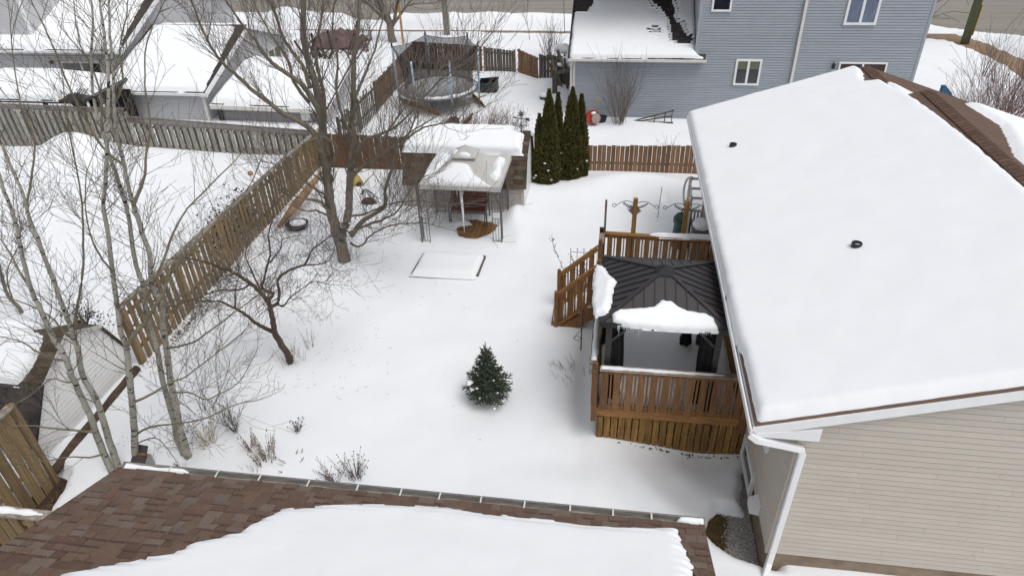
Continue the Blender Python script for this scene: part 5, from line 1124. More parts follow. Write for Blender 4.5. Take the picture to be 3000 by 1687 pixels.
# ================================================================== BY THE DECK
t = thing('rain_barrel', 'dark green plastic barrel with handle between the deck and the house', 'barrel', (2.0, 17.2, 0)); bc = G(1992, 668); bc = Vector((2.12, 17.35, 0))
MB().lathe((bc.x, bc.y, -.1), [(.27, 0), (.25, .3), (.22, .78), (.25, .82), (.26, .95), (.19, 1.05), (.05, 1.08)], 20).build('body', PGRN, t, smooth=True); MB().tube(smooth_path([Vector((bc.x-.05, bc.y, .95)), Vector((bc.x-.02, bc.y, 1.14)), Vector((bc.x+.12, bc.y, 1.16)), Vector((bc.x+.16, bc.y, 1.0))]), .018, 5).build('handle', PGRN, t)
AR = thing('garden_arbor', 'white slatted garden arbor standing against the beige house wall', 'arbor', (2.4, 17.4, 0))
for y, x in ((16.9, 2.22), (18.0, 2.28)):
    MB().tube([(x, y, -.2), (x, y, 1.75)], .045, 6).build('post', PWHT, AR); MB().tube([(x+.45, y, -.2), (x+.45, y, 1.75)], .03, 6).build('post', PWHT, AR)
MB().tube(smooth_path([Vector((2.20, 18.0, .9)), Vector((2.14, 18.1, 1.35)), Vector((2.2, 18.1, 1.7)), Vector((2.32, 18.0, 1.8))]), .03, 6).build('arch', PWHT, AR)
for z in (.1, .35, .6, .85, 1.1, 1.4, 1.75): MB().beam((2.22, 16.9, z), (2.28, 18.0, z), .03, .06).build('slat', PWHT, AR)
for i, z in enumerate((.3, .75, 1.15, 1.45, 1.75)): MB().beam((2.28, 18.02, z), (2.80, 18.02, z), .03, .065).build('slat', PWHT, AR)
for i in range(5): MB().beam((2.36+i*.09, 17.5, -.1), (2.36+i*.09, 17.5, 1.0), .05, .015, (0, 1, 0)).build('slat', PWHT, AR)
BQ = thing('grill_cart', 'grey cabinet grill with a mound of snow on its lid', 'grill', (2.6, 15.5, 0)); 
MB().box(2.34, 2.80, 16.45, 17.0, -.1, .92).build('cabinet', PGRY, BQ); b = MB(); b.box(2.30, 2.80, 16.40, 17.06, .93, .97); b.build('rim', METG, BQ); MB().blob((2.57, 16.73, .98), .26, .30, .17, 14, 8, .1).build('snow_cap', SNOW, BQ, smooth=True)
t = thing('patio_chair', 'small dark chair buried under a snow cushion behind the deck rail', 'chair', (1.5, 15.6, 0)); MB().blob((1.78, 15.45, .72), .22, .2, .12, 12, 6, .1).build('snow_cap', SNOW, t, smooth=True); MB().box(1.56, 1.60, 15.4, 15.44, -.1, .85).build('leg', METB, t); MB().box(1.95, 1.99, 15.4, 15.44, -.1, .7).build('leg', METB, t); MB().box(1.58, 1.98, 15.3, 15.6, .58, .62).build('seat', METB, t)
p = G(1927, 635); tag(MB().tube([p-Vector((0, 0, .1)), p+Vector((.03, 0, 1.0))], .010, 5).build('garden_stake', mat('stake_teal', (.05, .13, .15), .5, .1, 4), None, org=p), 'thin teal garden stake upright in the snow behind the deck', 'stake')
p = G(1702, 1020); t = thing('light_stake', 'black lamp stake with dangling cable left of the deck rail', 'lamp', p); MB().tube([p-Vector((0, 0, .1)), p+Vector((0, 0, .95))], .014, 6).build('stake', METB, t)
MB().tube(smooth_path([p+Vector(v) for v in [(.02, 0, .9), (.0, 0, .6), (-.14, 0, .35), (-.18, 0, .28), (-.08, 0, .22), (-.02, 0, .3), (-.1, 0, .36), (-.17, 0, .27)]]), .006, 4).build('cable', PGRN, t)
p = Vector((-.62, 15.2, 0)); t = thing('metal_trellis', 'thin black metal garden trellis with ball tips left of the deck stairs', 'trellis', p)
z0, z1, xs = -.2, 1.0, [-.86, -.69, -.52, -.35, -.18]
for i, x in enumerate(xs): b = MB(); b.tube([(x, 15.1, z0), (x, 15.1, z1+.02)], .007, 4); b.blob((x, 15.1, z1+.03), .016, .016, .018, 6, 4); b.build('rod', METB, t)
b = MB(); b.tube([(xs[0], 15.1, .93), (xs[-1], 15.1, .93)], .007, 4); b.tube([(xs[0], 15.1, .30), (xs[1], 15.1, .30), (xs[2], 15.1, .48), (xs[3], 15.1, .27), (xs[4], 15.1, .27)], .006, 4); b.tube([(xs[1], 15.1, .30), (xs[2], 15.1, .10), (xs[3], 15.1, .27)], .006, 4); b.build('crossbar', METB, t)
def vine(name, label, pts, n, m=TWR):
    t = thing(name, label, 'plant', pts[0]); b = MB(); sp = smooth_path([Vector(p) for p in pts]); b.tube(sp, .006, 4); b.build('stem', m, t)
    b = MB()
    for i in range(n):
        p = random.choice(sp[len(sp)//5:])+Vector((random.gauss(0, .03), random.gauss(0, .03), random.gauss(0, .03))); b.blob(p, random.uniform(.008, .02), random.uniform(.006, .014), random.uniform(.010, .022), 5, 3)
    b.build('dry_leaves', DRYL, t, stuff=True)
vine('climbing_vine', 'arching dry vine cane with withered leaves left of the metal trellis', [(-.72, 14.5, -.05), (-.85, 14.7, .25), (-1.1, 15.0, .62), (-1.3, 15.2, .98), (-1.36, 15.25, 1.25)], 50)
vine('climbing_vine', 'shorter dry vine cane growing through the metal trellis rods', [(-.5, 14.6, -.05), (-.55, 14.8, .2), (-.72, 15.0, .5), (-.85, 15.1, .85)], 30)
vine('climbing_vine', 'low red brown vine tangle hugging the stair railing', [(-.45, 14.3, -.05), (-.5, 14.5, .3), (-.45, 14.7, .45), (-.5, 14.8, .8)], 45)

# ================================================================== LEFT NEIGHBOUR SHED (gambrel gable on the boundary)
NS = thing('gambrel_shed', 'neighbour white sided gambrel shed with snowy roof at left edge', 'shed', (-12.8, 9.2, 0)); nx = -10.62
pr = [(7.75, -.3), (7.75, .55), (8.42, 1.40), (9.35, 1.92), (10.22, 1.46), (10.62, .55), (10.62, -.3)]
siding(NS, (nx, 0, -.3), (0, 1, 0), (1, 0, 0), [(y, z+.3) for y, z in pr], WSID, expo=.10, proud=.006)
def nsp(a, c, m=SHM): slab(NS, 'roof', [(nx+.07, a[0], a[1]+.03), (nx-4.6, a[0], a[1]+.03), (nx-4.6, c[0], c[1]+.03), (nx+.07, c[0], c[1]+.03)], .05, m)
nsp((7.65, .42), pr[2], SHD); nsp(pr[2], pr[3]); nsp(pr[4], pr[3]); nsp((10.7, .42), pr[4])
shingle_field(NS, (0, 7.65, .45), (1, 0, 0), (0, pr[2][0]-7.65, pr[2][1]-.42), nx-4.5, nx+.07, 0, 1.2, SHD, .14, .2, .32, None, 'n', None, 200, .012)
uV = Vector((0, pr[3][0]-pr[2][0], pr[3][1]-pr[2][1])); k = 0
while k*.16 < uV.length:
    f0, f1 = k*.16/uV.length, min(1, (k+1)*.16/uV.length); yA, zA, yB, zB = pr[2][0]+uV.y*f0, pr[2][1]+uV.z*f0+.05, pr[2][0]+uV.y*f1, pr[2][1]+uV.z*f1+.036
    MB().add([(nx-.3, yA, zA), (nx+.08, yA, zA), (nx+.08, yB, zB), (nx-.3, yB, zB), (nx+.08, yA, zA-.07)], [(0, 1, 2, 3), (4, 2, 1)]).build('shingle', SHM, NS); k += 1
snow_on(NS, (0, pr[2][0], pr[2][1]+.03), (1, 0, 0), uV, [(nx-4.6, -.06), (nx-.42, -.04), (nx-.30, .3), (nx-.28, .6), (nx-.36, uV.length-.12), (nx-.7, uV.length+.02), (nx-4.6, uV.length+.02)], T=.17, res=.05, edge=.18, wob=.02, wobs=7, seed=121)
snow_on(NS, (0, pr[3][0], pr[3][1]+.03), (1, 0, 0), (0, pr[4][0]-pr[3][0], pr[4][1]-pr[3][1]), [(nx-4.6, -.03), (nx-.7, -.03), (nx-.5, .95), (nx-4.6, .95)], T=.16, res=.07, edge=.15, seed=122)
MB().beam((nx+.075, pr[2][0], pr[2][1]-.01), (nx+.075, pr[3][0], pr[3][1]-.01), .02, .07).build('rake_board', OFFW, NS); MB().beam((nx+.075, pr[3][0], pr[3][1]-.01), (nx+.075, pr[4][0], pr[4][1]-.01), .02, .07).build('rake_board', OFFW, NS)
# log edging on the ground along the boundary
t = MB(); sp = smooth_path([Vector((-10.28, 7.55, -.02)), Vector((-10.33, 8.4, .02)), Vector((-10.38, 9.3, .0)), Vector((-10.42, 10.5, .05))]); t.tube(sp, [.09+.02*random.random() for _ in sp], 8)
tag(t.build('log', mat('rotten_log', (.12, .08, .055), .95, .3, 7, bump=1, bscale=18, col2=(.045, .03, .022)), None, smooth=True), 'rotten brown log lying along the foot of the neighbour shed', 'log')
# ================================================================== fallen timber by the side fence
p0, p1 = AY(815, 665, 16.6), AY(945, 500, 19.0); t = thing('timber_pole', 'pale split timber pole leaning low against the side fence', 'timber', p0)
p0 = G(815, 665, .05); p1 = AY(947, 500, 19.8); MB().tube([p0, p0.lerp(p1, .35)+Vector((.02, 0, .02)), p0.lerp(p1, .7), p1], [.05, .15, .13, .04], 8).build('timber', LOG, t)
# black barrow tub, yellow toy
t = thing('wheelbarrow_tub', 'black tub filled with snow under the low maple branches', 'tub', (-8.75, 17.0, 0)); c = G(872, 668); MB().lathe((c.x, c.y, -.05), [(.22, 0), (.34, .20), (.36, .21), (.30, .17)], 14).build('tub', PBLK, t); MB().blob((c.x, c.y+.08, .14), .27, .22, .07, 12, 5).build('snow_cap', SNOW, t, smooth=True)
t = thing('toy_slide', 'faded yellow plastic toy with a dark hole right of the maple trunk', 'toy', G(1052, 545)); c = G(1052, 545)
MB().tube([c+Vector((-.42, .6, .25)), c+Vector((-.25, .3, .2)), c+Vector((.0, .0, .08))], [.10, .15, .17], 10).build('body', PYEL, t, smooth=True); disc(c+Vector((.015, -.03, .07)), .09, .02, (.6, -.75, -.2)).build('hole', PBLK, t)
MB().tube([c+Vector((-.5, .1, .0)), c+Vector((.1, -.05, .02)), c+Vector((.45, .4, .3)), c+Vector((.5, .3, -.05))], .018, 5).build('frame', METB, t)
t = thing('cable_pile', 'dark green hose heap on a brown lump right of the maple', 'hose', G(1080, 590)); c = G(1082, 595); MB().blob(c+Vector((0, 0, .02)), .27, .16, .17, 12, 6, .2).build('lump', LITTER, t, smooth=True)
for i in range(5): MB().tube(smooth_path([c+Vector((random.uniform(-.35, -.1), .2, .2+random.uniform(-.1, .1))), c+Vector((-.2, .3, .35)), c+Vector((random.uniform(-.1, .2), .1, .25)), c+Vector((.1, 0, .1))]), .012, 4).build('hose', PGRN, t)
tag(MB().blob(G(735, 512)+Vector((0, 0, .05)), .10, .10, .09, 12, 8, .2).build('ball', ORNG, None, smooth=True), 'small orange brown ball lying in the neighbour snow near the grey fence', 'ball')
# nest box beside aspen
c = G(418, 1352, .1); t = thing('nest_box', 'small grey birdhouse with shingled roof behind the third aspen trunk', 'birdhouse', c); c = Vector((-8.52, 7.85, .2))
MB().box(c.x-.10, c.x+.12, c.y-.1, c.y+.1, -.3, .27).build('box', PGRY, t); b = MB(); b.prism([(c.x-.14, c.y-.14, .27), (c.x+.14, c.y-.14, .24), (c.x+.11, c.y+.12, .44), (c.x-.11, c.y+.12, .46)], (0, .0, .03)); b.build('roof', SHD, t); MB().box(c.x-.14, c.x+.14, c.y-.04, c.y-.01, .37, .40).build('roof_batten', DECKP, t)
# mauve tarp heap far left
t = thing('tarp_heap', 'crumpled mauve tarp over a dark scrap heap behind the maple crown', 'tarp', (-16.0, 37, 0)); b = MB(); nu = 26
for i in range(nu+1):
    for j in range(nu//2+1):
        x = -17.0+3.0*i/nu; y = 37.4+1.5*j/(nu//2); z = .35+.35*math.sin(i*.6)*math.cos(j*.7)+.25*noise.noise(Vector((x*1.7, y*1.7, 3)))+.35*(1-abs(2*i/nu-1))
        b.v.append((x, y, z if 0 < j < nu//2 else .1))
for i in range(nu):
    for j in range(nu//2): q_ = i*(nu//2+1)+j; b.f.append((q_, q_+1, q_+nu//2+2, q_+nu//2+1))
b.build('tarp', MAUVE, t)
for i in range(26): x = random.uniform(-16.5, -13.6); y = random.uniform(35.2, 37.3); MB().beam((x, y, -.1), (x+random.uniform(-.9, .9), y+random.uniform(-.5, .5), random.uniform(.3, 1.4)), .12, .05).build('scrap', random.choice([LITTER, METB, MAUVE]), t)
t = thing('folding_chair', 'small blue folded chair poking out beyond the near ridge', 'chair', (12.9, 24, 0)); c = AY(2775, 272, 24.5); MB().prism([c+Vector(v) for v in [(-.25, 0, .25), (-.12, 0, .25), (.18, 0, -.05), (.0, .0, -.12), (-.25, 0, -.1)]], (0, .04, 0)).build('seat', mat('chair_blue', (.04, .12, .20), .6, .1, 4), t); MB().tube([c+Vector((.1, 0, -.05)), c+Vector((.5, .1, -.3))], .02, 5).build('leg', METB, t); MB().tube([c+Vector((-.2, 0, .2)), (c.x-.2, c.y+.2, 0)], .02, 5).build('leg', METB, t)
# ================================================================== TREES
random.seed(21)
Yb = 15.8
tk = [limb([(1010, 765), (1004, 735), (994, 700), (984, 670), (975, 640), (966, 590), (960, 530), (955, 470), (947, 400), (940, 326), (922, 240), (903, 180), (890, 116), (888, 60), (889, -20)], Yb, Yb+.3, .185, .06, .012),
      limb([(1000, 700), (1010, 665), (1020, 630), (1023, 590), (1025, 525), (1027, 480), (1030, 430), (1031, 380), (1034, 335), (1037, 233), (1038, 175), (1044, 116), (1051, 58), (1052, -10)], Yb-.02, Yb+.9, .13, .04, .01)]
br = [limb(*a) for a in [
    ([(960, 500), (940, 440), (915, 385), (880, 360), (825, 331), (769, 286), (736, 261), (685, 214), (655, 189), (620, 140), (585, 70), (560, 0)], Yb, Yb-2.2, .085, .018, .012),
    ([(945, 370), (930, 315), (888, 252), (853, 224), (806, 191), (778, 163), (750, 121), (700, 60), (660, 0)], Yb+.1, Yb-.9, .085, .02, .012),
    ([(910, 260), (890, 200), (865, 163), (830, 112), (811, 58), (790, 0)], Yb+.1, Yb+.4, .06, .03, .01),
    ([(950, 350), (946, 263), (930, 198), (925, 130), (940, 60), (950, -10)], Yb+.2, Yb+1.4, .06, .02, .01),
    ([(905, 300), (860, 240), (845, 180), (800, 110), (770, 60), (740, 0)], Yb+.1, Yb+1.6, .05, .015, .01),
    ([(1035, 300), (1060, 240), (1080, 190), (1100, 140), (1120, 60), (1130, 0)], Yb+.5, Yb+1.7, .045, .015, .01),
    ([(1030, 400), (1000, 330), (985, 260), (990, 180), (975, 90), (980, 0)], Yb+.3, Yb-1.1, .045, .015, .01),
    ([(1026, 634), (1071, 627), (1110, 609), (1139, 599), (1180, 592), (1240, 588), (1300, 600)], Yb, Yb-1.3, .032, .008, .01),
    ([(1030, 690), (1060, 650), (1100, 625), (1127, 603), (1129, 555), (1145, 506), (1164, 438), (1188, 409), (1215, 350)], Yb-.05, Yb-1.5, .075, .02, .012),
    ([(1023, 682), (1078, 659), (1128, 640), (1163, 620), (1200, 560), (1230, 520)], Yb-.1, Yb-1.9, .045, .010, .01),
    ([(1028, 712), (1045, 722), (1065, 715), (1085, 690), (1140, 662), (1200, 655), (1250, 655), (1300, 668)], Yb-.1, Yb-2.0, .04, .008, .01),
    ([(964, 620), (939, 591), (904, 584), (860, 575), (820, 560)], Yb, Yb-1.2, .055, .012, .012),
    ([(966, 635), (925, 617), (889, 618), (850, 600), (800, 600)], Yb-.1, Yb-1.8, .035, .008, .012),
    ([(958, 575), (920, 551), (896, 535), (850, 500), (800, 480), (760, 470)], Yb, Yb+1.1, .04, .008, .012),
    ([(1027, 540), (1038, 512), (1061, 489), (1100, 467), (1139, 438), (1168, 415), (1200, 390), (1290, 335), (1370, 300)], Yb+.1, Yb-.9, .05, .010, .01),
    ([(1028, 490), (1045, 445), (1070, 409), (1110, 395), (1145, 380), (1190, 345), (1240, 290), (1290, 235), (1330, 205), (1400, 150)], Yb+.2, Yb-.2, .055, .010, .01),
    ([(1100, 467), (1128, 400), (1165, 345), (1202, 295), (1232, 250), (1272, 215), (1350, 163)], Yb-.1, Yb+1.0, .035, .010, .01),
    ([(1188, 409), (1230, 380), (1290, 362), (1345, 360), (1380, 340)], Yb-1.3, Yb-2.0, .025, .008, .01),
    ([(975, 480), (985, 430), (940, 400), (880, 430), (850, 470)], Yb-.1, Yb-1.0, .04, .008, .012)]]
tree('maple_tree', 'large multi stemmed bare maple tree dominating left of centre', (-7.38, Yb, 0), tk, br, BARKM, BARKG, TWM, dict(dens=5.3, len=1.1, up=.38, r=.009, depth=2, kids=1.05, spread=.85, rmin=.0036, start=.3, wig=.16))

def asp(name, label, tks, brs, **k):
    b0 = tks[0][0][0]; tks = [(a, [q*.80 for q in c]) for a, c in tks]; d = dict(dens=3.3, len=1.0, up=.30, r=.006, depth=2, kids=.85, spread=.95, rmin=.0027, start=.22, wig=.15); d.update(k)
    return tree(name, label, (b0.x, b0.y, 0), tks, brs, ASP, ASPB, TWA, d)
grp = None
asp('aspen_tree', 'leftmost pale aspen trunk of the pair curving up left', [limb([(334, 1392), (303, 1323), (280, 1265), (268, 1226), (246, 1178), (210, 1100), (188, 1040), (159, 996), (136, 947), (116, 899), (91, 850), (66, 756), (50, 671), (28, 600), (12, 562), (-10, 480)], 7.7, 7.6, .085, .025, .006)],
    [limb([(280, 1265), (240, 1262), (190, 1258), (140, 1252), (90, 1246), (20, 1250)], 7.65, 7.0, .026, .008, .006), limb([(188, 1055), (150, 1050), (110, 1030), (60, 1000), (0, 985)], 7.65, 8.1, .028, .008, .006), limb([(300, 1330), (260, 1340), (200, 1338), (100, 1355), (0, 1358)], 7.6, 6.7, .02, .006, .006), limb([(91, 850), (60, 800), (30, 740), (0, 700)], 7.6, 8.3, .02, .008, .006)])
asp('aspen_tree', 'second aspen trunk of the left pair leaning up left', [limb([(352, 1388), (330, 1319), (318, 1284), (301, 1226), (281, 1168), (243, 1100), (229, 1029), (219, 996), (202, 943), (184, 899), (163, 841), (128, 748), (108, 690), (89, 651), (66, 562), (39, 505), (4, 423)], 7.78, 8.0, .085, .022, .006)],
    [limb([(219, 996), (190, 975), (150, 930), (100, 900), (50, 880), (0, 870)], 7.9, 8.4, .022, .007, .006), limb([(215, 985), (225, 900), (235, 850), (243, 780), (243, 700), (240, 600), (230, 520), (205, 400), (190, 300)], 7.9, 8.6, .026, .008, .006), limb([(243, 1105), (200, 1120), (150, 1110), (100, 1150), (50, 1180)], 7.8, 7.2, .016, .006, .006), limb([(100, 670), (80, 600), (95, 500), (100, 400), (60, 300), (40, 180), (30, 60)], 7.95, 9.2, .022, .006, .006)])
asp('aspen_tree', 'straight forked aspen trunk beside the small nest box', [limb([(400, 1375), (397, 1340), (392, 1236), (386, 1168), (379, 1100), (375, 1060), (370, 1012), (355, 976), (347, 918), (341, 880), (330, 795), (318, 698), (303, 601), (308, 540), (315, 400), (318, 240), (310, 150), (300, 60), (290, -10)], 7.84, 8.0, .088, .016, .005)],
    [limb([(371, 1012), (390, 985), (413, 955), (431, 937), (452, 900), (474, 869), (490, 820), (505, 779), (563, 725), (617, 667), (680, 600), (720, 560)], 7.86, 8.3, .045, .010, .006), limb([(404, 1270), (440, 1250), (520, 1240), (600, 1225), (690, 1185), (755, 1172)], 7.8, 7.4, .022, .006, .006), limb([(398, 1175), (450, 1150), (500, 1120), (540, 1105), (600, 1060), (680, 1000)], 7.85, 8.3, .026, .007, .006), limb([(330, 795), (300, 760), (270, 700), (250, 600), (255, 500)], 7.85, 7.4, .018, .006, .006), limb([(345, 900), (390, 870), (420, 830), (500, 790), (600, 760)], 7.9, 7.4, .015, .006, .006), limb([(404, 1300), (425, 1288), (455, 1283), (480, 1300), (510, 1340)], 7.8, 7.5, .015, .006, .005)])
asp('aspen_tree', 'rightmost thick aspen trunk standing clear of the garage roof', [limb([(550, 1335), (540, 1300), (526, 1255), (516, 1197), (507, 1150), (500, 1121), (489, 1028), (477, 950), (474, 892), (446, 834), (439, 748), (415, 678), (392, 601), (380, 562), (357, 458), (342, 388), (334, 310), (330, 200), (322, 100), (318, -10)], 8.24, 8.7, .10, .016, .005),
     limb([(538, 1330), (520, 1290), (510, 1235), (478, 1121), (458, 1008), (431, 931), (419, 834), (404, 795), (388, 717), (377, 640), (357, 562), (318, 446), (303, 388), (283, 330), (272, 272), (268, 155), (272, 58), (265, -10)], 8.3, 8.9, .075, .016, .005)],
    [limb([(489, 1020), (560, 1005), (620, 965), (700, 905), (760, 860)], 8.3, 8.0, .022, .007, .006), limb([(507, 1150), (560, 1150), (600, 1170), (640, 1155), (700, 1120), (740, 1050)], 8.2, 7.7, .016, .006, .006), limb([(477, 940), (470, 940), (520, 870), (590, 850), (680, 800), (740, 760)], 8.4, 8.8, .018, .006, .006),
     limb([(446, 834), (480, 760), (500, 700), (530, 640), (560, 600), (640, 520), (690, 470)], 8.4, 9.2, .026, .008, .006), limb([(392, 601), (420, 530), (430, 450), (440, 350), (425, 250), (430, 130), (470, 30)], 8.5, 9.4, .026, .007, .006), limb([(357, 480), (300, 430), (250, 350), (200, 250), (160, 150), (120, 60), (90, 0)], 8.6, 9.0, .022, .007, .006), limb([(334, 310), (360, 240), (350, 150), (370, 50), (375, -10)], 8.7, 9.0, .018, .007, .005), limb([(300, 380), (290, 250), (235, 130), (215, 0)], 8.7, 9.2, .016, .006, .005)])
random.seed(9)
p = G(62, 919); tree('young_tree', 'slim dark young tree in the neighbour yard at the left edge', p, [limb([(66, 925), (55, 900), (23, 865), (0, 791), (-20, 700)], p.y, p.y+.4, .055, .03)], [limb([(40, 885), (20, 800), (60, 700), (50, 600)], p.y, p.y-.5, .02, .008)], BARKM, BARKM, TWD, dict(dens=7, len=.9, up=.3, r=.006, depth=2, kids=1.0, rmin=.003))
cb = [limb([(850, 1058), (846, 1040), (820, 1002), (803, 965), (800, 937), (789, 893), (781, 876), (758, 851), (736, 831), (697, 806), (674, 795), (620, 775), (560, 758)], 11.2, 10.6, .085, .02, .014)]
cbr = [limb(*a) for a in [([(809, 976), (775, 960), (753, 949), (725, 926), (697, 907), (660, 890), (635, 882), (580, 880)], 11.2, 10.4, .055, .012, .014), ([(783, 880), (800, 862), (770, 845), (772, 820), (786, 770), (792, 728), (786, 690), (800, 640)], 11.1, 11.6, .04, .012, .01),
    ([(794, 900), (814, 887), (818, 856), (814, 820), (845, 792), (892, 775), (905, 750), (915, 731), (957, 700), (975, 680)], 11.2, 11.5, .042, .010, .01), ([(812, 890), (831, 897), (853, 868), (881, 851), (915, 826), (970, 834)], 11.2, 10.8, .022, .006, .01), ([(890, 776), (937, 775), (970, 756), (985, 700)], 11.4, 11.2, .018, .006, .01), ([(736, 831), (700, 850), (640, 850), (560, 880), (500, 900)], 11.0, 10.9, .025, .006, .012), ([(765, 855), (740, 800), (720, 750), (730, 690)], 11.1, 11.8, .025, .007, .01), ([(790, 770), (820, 730), (830, 700), (880, 690)], 11.4, 11.9, .018, .006, .01), ([(690, 905), (690, 850), (700, 800), (690, 760)], 10.6, 10.9, .018, .006, .01)]]
tree('crabapple_tree', 'small crooked leaning crabapple tree with dense fine twigs in the yard', (-7.08, 11.2, 0), cb, cbr, BARKC, BARKC, TWD, dict(dens=10.5, len=.62, up=.12, r=.006, depth=2, kids=1.15, spread=1.1, rmin=.0026, start=.4, wig=.25))
random.seed(33)
bt = G(1149, 122); tree('street_tree', 'bare vase shaped street tree standing by the sidewalk above the trampoline', (bt.x, bt.y, 0), [limb([(1152, 126), (1146, 105), (1143, 78), (1135, 50), (1118, 20), (1105, -15)], bt.y, bt.y, .24, .14)], [limb([(1144, 85), (1155, 60), (1160, 30), (1170, -10)], bt.y, bt.y+.3, .14, .08), limb([(1146, 80), (1165, 55), (1190, 20), (1215, -10)], bt.y, bt.y-.4, .10, .05), limb([(1141, 75), (1125, 55), (1090, 25), (1060, -10)], bt.y, bt.y-.3, .11, .05), limb([(1190, 20), (1230, 10), (1260, 12)], bt.y, bt.y, .03, .01)], BARKM, BARKM, TWD, dict(dens=6, len=1.5, up=.4, r=.012, depth=2, kids=1.2, rmin=.006, start=.5))
# far right roadside trees
rt = Vector((16.6, 41.2, 0)); t = shrub('roadside_tree', 'big tangled bare roadside tree at the corner of the blue house', (16.3, 43.2, 0), 26, 4.2, 1.1, TWM, 2, 1.2, .035, 'tree', .012, .1, base_r=.6)
p = G(2877, 225); shrub('sapling', 'forked young sapling in snow at right beyond the ridge', p, 3, 1.9, .35, TWM, 2, 1.0, .022, 'sapling', .006); p = G(2893, 228); shrub('sapling', 'slanting young sapling just right of the forked one', p, 2, 1.8, .3, TWM, 1, 1.0, .018, 'sapling', .006, lean=(.6, 0))
p = G(2950, 330); shrub('red_shrub', 'wide reddish bare shrub hedge at the right edge beyond the roof', p, 130, 2.0, .75, TWR, 1, 1.2, .009, 'shrub', .005, .15, base_r=1.5); shrub('red_shrub', 'second reddish bare shrub nearer the ridge of the beige roof', (14.2, 26.8, 0), 80, 1.6, .7, TWR, 1, 1.2, .009, 'shrub', .005, .15, base_r=1.2)
p = G(1818, 362); shrub('bare_bush', 'tall upright bare bush against the blue house wall', (p.x, 26.95, 0), 44, 2.15, .42, TWM, 1, 1.0, .010, 'bush', .0045, .2, base_r=.3)
p = G(1610, 172); shrub('bare_bush', 'bushy bare shrub behind the back gate fence', p, 26, 1.5, .5, TWM, 1, .9, .014, 'bush', .006, .2, base_r=.35); p = G(1553, 118); shrub('sapling', 'tiny round bare sapling in the snow before the road', p, 1, 1.6, .05, TWM, 2, 1.7, .022, 'sapling', .006, .2)
p = G(1945, 428); shrub('bare_bush', 'small twiggy bush poking above the picket fence right of cedars', (2.0, 23.2, 0), 14, .75, .6, DRYT, 1, .8, .007, 'bush', .004)
for (x, y, n, s) in [(-6.0, 25.2, 46, .8), (-5.0, 25.4, 60, .9), (-3.9, 25.0, 44, .9)]:
    shrub('hedge_shrub', {-6.0: 'mauve brown twiggy hedge shrub left of the row behind the shed', -5.0: 'densest middle hedge shrub in the row behind the shed', -3.9: 'right end hedge shrub behind the shed ridge'}[x], (x, y, 0), n, .95, s, TWR, 1, 1.2, .008, 'shrub', .0042, .1, 'twiggy hedge shrubs behind the shed', base_r=.55)
# dark evergreen beyond side fence, twigs over grey shed
def leafy(name, label, c, rx, ry, rz, n, m, size=.05):
    t = thing(name, label, 'shrub', c); b = MB(); c = Vector(c)
    for i in range(n):
        q = Vector((random.gauss(0, .45), random.gauss(0, .45), random.gauss(0, .45))); p = c+Vector((q.x*rx, q.y*ry, rz*.6+q.z*rz)); s = size*random.uniform(.5, 1.3)
        u = Vector((random.gauss(0, 1), random.gauss(0, 1), random.gauss(0, 1))).normalized()*s; v = u.cross(Vector((random.gauss(0, 1), random.gauss(0, 1), random.gauss(0, 1)))).normalized()*s*.5
        b.add([p-u, p-v, p+u, p+v], [(0, 1, 2, 3)])
    b.build('foliage', m, t, stuff=True); s = MB()
    for i in range(14): grow(s, c, Vector((random.gauss(0, .6), random.gauss(0, .6), 1)), rz*1.5, .012, 1)
    s.build('stems', TWD, t, stuff=True)
random.seed(4)
leafy('evergreen_shrub', 'dark evergreen shrub pressed behind the brown side fence', (-11.0, 15.9, 0), .38, .75, .75, 1500, DGRN); leafy('evergreen_shrub', 'second dark evergreen shrub further along behind the side fence', (-11.1, 17.3, 0), .35, .6, .7, 1000, DGRN); leafy('ivy_sprig', 'sparse dark leaved sprig behind the neighbour shed ridge', (-11.6, 10.9, 0.9), .75, .3, .35, 240, DGRN, .035)
